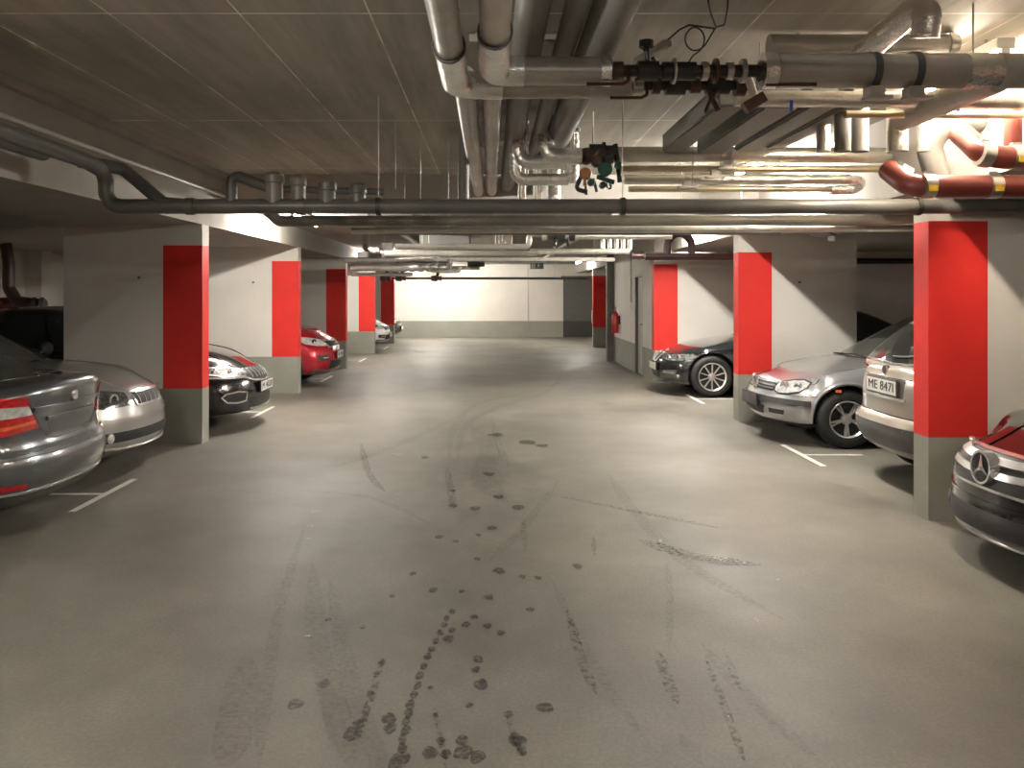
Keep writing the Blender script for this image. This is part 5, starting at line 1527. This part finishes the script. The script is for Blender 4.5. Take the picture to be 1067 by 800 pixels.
c.disc('lamp_ring', 'chrome', .68, .705, .036, (1, .6, 0), depth=.008, ring=.026, mirror=True)
c.plate(.50, True, 'M 4028', off=.018)
c.patch('lower_grille', 'black_plastic', yz([(-.42, .28), (.42, .28), (.46, .40), (-.46, .40)]), (1, 0, 0), off=.003)
c.strip('bumper_lip', 'alloy', yz([(-.40, .255), (0, .245), (.40, .255)]), .016, (1, 0, 0), off=.012)
c.strip('bonnet_seam', 'black_plastic', [(-.2, -.58, .765), (-.08, -.4, .755), (-.04, 0, .75), (-.08, .4, .755), (-.2, .58, .765)], .006, (1, 0, .7), off=.001)
c.strip('bonnet_crease', 'paint_black', [(-.2, .36, .84), (-.7, .48, .94), (-1.1, .55, .98)], .03, (0, 0, 1), off=.007, mirror=True)

# ============ red crossover, left ============
def crossover(name, label, loc, paint_, dz, plate_text):
    c = Car(name, label, 'car', loc, 0,
        L=4.45, hw=.91, zb=.24, top=[(0, .86 + dz), (.08, .89 + dz), (.3, .99 + dz), (.7, 1.07 + dz), (1.1, 1.11 + dz), (2.0, 1.12 + dz), (3.8, 1.14 + dz), (4.45, 1.12 + dz)],
        nose=[(0, -.12), (.10, -.04), (.3, 0), (.5, -.01), (.7, -.04), (.85, -.08), (1, -.16)], tail=TAIL, bowF=.30, tf=.09,
        paint=paint_, R=.35, rim=.23, xf=-.90, xr=-3.5, spokes=5, arch_lip='black_plastic' if dz == 0 else None,
        cabin=dict(x0b=-1.05, x0t=-1.8, x1t=-3.5, x1b=-4.2, zlo=1.02 + dz, zr=1.64 + dz))
    c.windows(pillars=(.34, .64)); c.mirrors(-1.45, 1.2 + dz)
    z0 = dz
    g_ = c.patch('grille', 'black_plastic', yz([(-.42, .70 + z0), (.42, .70 + z0), (.46, .82 + z0), (.16, .80 + z0), (-.16, .80 + z0), (-.46, .82 + z0)]), (1, 0, 0), off=.003)[0]
    c.strip('grille_rim', 'chrome', yz([(-.42, .70 + z0), (.42, .70 + z0), (.46, .82 + z0), (.16, .80 + z0), (-.16, .80 + z0), (-.46, .82 + z0)]), .018, (1, 0, 0), off=.012, closed=True, parent=g_)
    for sy in (1, -1):
        l = c.patch('headlight', 'lamp_clear', [(-.1, sy * .49, .73 + z0), (-.1, sy * .50, .83 + z0), (-.28, sy * .70, .875 + z0), (-.5, sy * .86, .90 + z0), (-.55, sy * .88, .85 + z0), (-.4, sy * .80, .77 + z0), (-.24, sy * .66, .735 + z0)], (1, sy * .55, 0), off=.006)[0]
        c.disc('lamp_reflector', 'black_plastic', .63 * sy, .80 + z0, .05, (1, sy * .5, 0), depth=.010, ring=.03, parent=l)
        c.patch('bumper_vent', 'black_plastic', [(-.1, sy * .50, .48 + z0), (-.1, sy * .48, .57 + z0), (-.3, sy * .72, .585 + z0), (-.3, sy * .72, .50 + z0)], (1, sy * .5, 0), off=.004)
        c.strip('fog_lamp', 'chrome', [(-.1, sy * .53, .53 + z0), (-.2, sy * .62, .53 + z0)], .02, (1, sy * .5, 0), off=.010)
    c.plate(.56 + z0, True, plate_text, off=.018)
    c.patch('lower_grille', 'black_plastic', yz([(-.50, .34), (.50, .34), (.46, .47), (-.46, .47)]), (1, 0, 0), off=.003)
    c.strip('skid_plate', 'grey_plastic', [(-.3, -.78, .31), (-.05, -.45, .28), (0, 0, .275), (-.05, .45, .28), (-.3, .78, .31)], .07, (1, 0, 0), off=.010)
    c.strip('bonnet_seam', 'black_plastic', yz([(-.62, .875 + z0), (-.4, .855 + z0), (0, .85 + z0), (.4, .855 + z0), (.62, .875 + z0)]), .007, (1, 0, .5), off=.001)
    return c
crossover('red_crossover', 'dark red crossover nose out between the second and third left walls', (-2.72, 14.85, 0), 'paint_red', 0.0, 'W 3816')
crossover('white_hatchback', 'white car nose out at far left between the fourth and fifth walls', (-2.90, 23.75, 0), 'paint_white', -.10, 'B 527')
crossover('dark_hatchback', 'dark car whose nose barely shows past the furthest left wall', (-3.05, 28.2, 0), 'paint_black', -.10, '')

# ------------------------------------------------------------------ wet prints, tyre marks and specks on the floor (parts of the floor)
rnd = random.Random(11)
def Z8(x, y):                      # floor point from the enlarged view used for tracing
    return G(200 + x / 1.617, 400 + y / 1.617)
zc = [0.0016]
def nz():
    zc[0] += 0.00002
    return zc[0]
def blot(x, y, r=.035, m='wet_mark', name='wet_footprint', el=1.5):
    c = Z8(x, y)
    r *= .72
    n = 14; ph = [rnd.uniform(.65, 1.3) for _ in range(n)]
    pts = []
    for k in range(n):
        a = 2 * PI * k / n
        q_ = (ph[k] + ph[k - 1]) / 2
        pts.append((c.x + r * q_ * math.cos(a), c.y + r * el * q_ * math.sin(a)))
    flat_poly(name, pts, m, nz())
for x, y, r in ((372,320,.03),(337,358,.025),(407,347,.035),(518,315,.05),(500,360,.04),(480,295,.03),(455,350,.025),(557,325,.03),(583,327,.03),(571,380,.035),(463,405,.035),(475,393,.03),
                (498,408,.028),(521,420,.028),(433,430,.04),(438,415,.025),(482,465,.035),(478,482,.03),(487,505,.045),(288,410,.022),(222,505,.035),(230,397,.02),(174,540,.045),(333,565,.04),
                (335,580,.035),(272,590,.05),(283,572,.035),(402,622,.045),(455,600,.035),(457,622,.045),(480,628,.04),(593,545,.045),(547,600,.045),(555,618,.03),(534,557,.025),(410,558,.018),
                (417,258,.04),(445,265,.03),(505,243,.05),(482,255,.03),(440,205,.05),(476,210,.06),(650,308,.04),(468,542,.02),(402,512,.018),(320,470,.03),(310,490,.022),(300,522,.025),
                (348,636,.05),(420,602,.025),(427,625,.028),(517,190,.06),(550,208,.06),(500,152,.08),(512,86,.13),(565,98,.13),(590,104,.09),(392,124,.06),(440,180,.04)):
    blot(x, y, r)
chain = [(437,384),(430,395),(425,407),(418,420),(411,434),(404,448),(398,460),(390,476),(385,492),(379,508),(374,524),(369,540),(365,556),(361,570),(359,585),(356,600),(353,615)]
for x, y in chain: blot(x + rnd.uniform(-1.5, 1.5), y, .024, el=2.2)
def tmark(pts, w, m='tyre_mark'):
    w *= .65
    P3 = [Z8(*p) for p in pts]
    out = []
    for i in range(len(P3) - 1):
        p0, p1, p2, p3 = P3[max(i - 1, 0)], P3[i], P3[i + 1], P3[min(i + 2, len(P3) - 1)]
        for k in range(8):
            t = k / 8
            out.append(.5 * ((2 * p1) + (p2 - p0) * t + (2 * p0 - 5 * p1 + 4 * p2 - p3) * t * t + (3 * p1 - p0 - 3 * p2 + p3) * t ** 3))
    out.append(P3[-1])
    bm = bmesh.new(); rows = []; z = nz()
    for i, p in enumerate(out):
        d = (out[min(i + 1, len(out) - 1)] - out[max(i - 1, 0)]).normalized()
        tp = min(1, .08 + 1.0 * min(i, len(out) - 1 - i) / max(4, len(out) * .22))
        s_ = Vector((-d.y, d.x, 0)) * w / 2 * tp
        rows.append((bm.verts.new((p.x + s_.x, p.y + s_.y, z)), bm.verts.new((p.x - s_.x, p.y - s_.y, z))))
    for a, b_ in zip(rows, rows[1:]): bm.faces.new((a[0], b_[0], b_[1], a[1]))
    bmesh.ops.recalc_face_normals(bm, faces=bm.faces)
    if bm.faces[:][0].normal.z < 0: bmesh.ops.reverse_faces(bm, faces=bm.faces[:])
    me = bpy.data.meshes.new('tyre_mark'); bm.to_mesh(me); bm.free()
    link_mesh('tyre_mark', me, floor, None, [m])
FT = 'faint_tyre_mark'
for pts, w, m in (([(190,240),(150,370),(125,520),(112,650)], .09, FT), ([(95,455),(75,560),(58,650)], .22, FT), ([(203,300),(212,430),(245,560),(272,650)], .16, FT),
                  ([(232,330),(262,480),(300,600),(322,650)], .13, FT), ([(322,462),(302,530),(272,600)], .05, 'tyre_mark'), ([(632,380),(655,460),(682,525)], .07, 'tyre_mark'),
                  ([(606,330),(640,400),(700,510),(775,615)], .07, FT), ([(785,450),(800,495),(818,542)], .08, 'tyre_mark'), ([(865,460),(903,560),(932,640)], .05, 'tyre_mark'),
                  ([(822,590),(860,645)], .10, FT), ([(610,188),(760,218),(905,246)], .10, 'tyre_mark'), ([(750,262),(850,292),(960,306)], .22, 'tyre_mark'),
                  ([(285,100),(298,150),(325,182)], .10, 'tyre_mark'), ([(430,140),(436,180),(442,210)], .10, 'tyre_mark'), ([(180,180),(300,192),(405,238)], .10, FT),
                  ([(432,130),(442,75),(480,35),(560,15),(640,-8)], .16, FT), ([(447,130),(462,70),(520,38),(600,12),(625,-20)], .16, FT), ([(505,60),(520,110),(535,140)], .12, FT),
                  ([(470,70),(500,110),(490,160),(530,200)], .35, FT), ([(800,290),(806,370),(803,445)], .06, FT), ([(558,225),(562,285)], .08, FT), ([(676,255),(678,290)], .05, 'tyre_mark'),
                  ([(700,150),(745,215),(830,300),(1000,400)], .14, FT), ([(620,160),(560,240),(500,300)], .10, FT), ([(860,440),(930,520),(1060,640)], .10, FT), ([(408,545),(420,600),(428,650)], .03, 'tyre_mark'),
                  ([(530,560),(545,600),(558,628)], .035, 'tyre_mark'), ([(240,140),(330,110),(440,60)], .18, FT), ([(900,455),(925,520)], .06, FT)):
    tmark(pts, w, m)
for x, y, r in ((345,119,.10),(330,105,.06),(318,108,.05),(385,55,.09),(370,50,.07),(200,240,.04),(197,262,.03),(195,425,.025),(950,398,.03),(900,297,.07),(880,294,.05),(925,300,.05),(905,560,.02),(660,128,.06),(785,265,.05),(345,185,.05),(330,75,.08),(210,215,.04),(985,330,.03),(640,430,.012)):
    blot(x, y, r, 'chalk_mark', 'pale_speck', el=1.0)
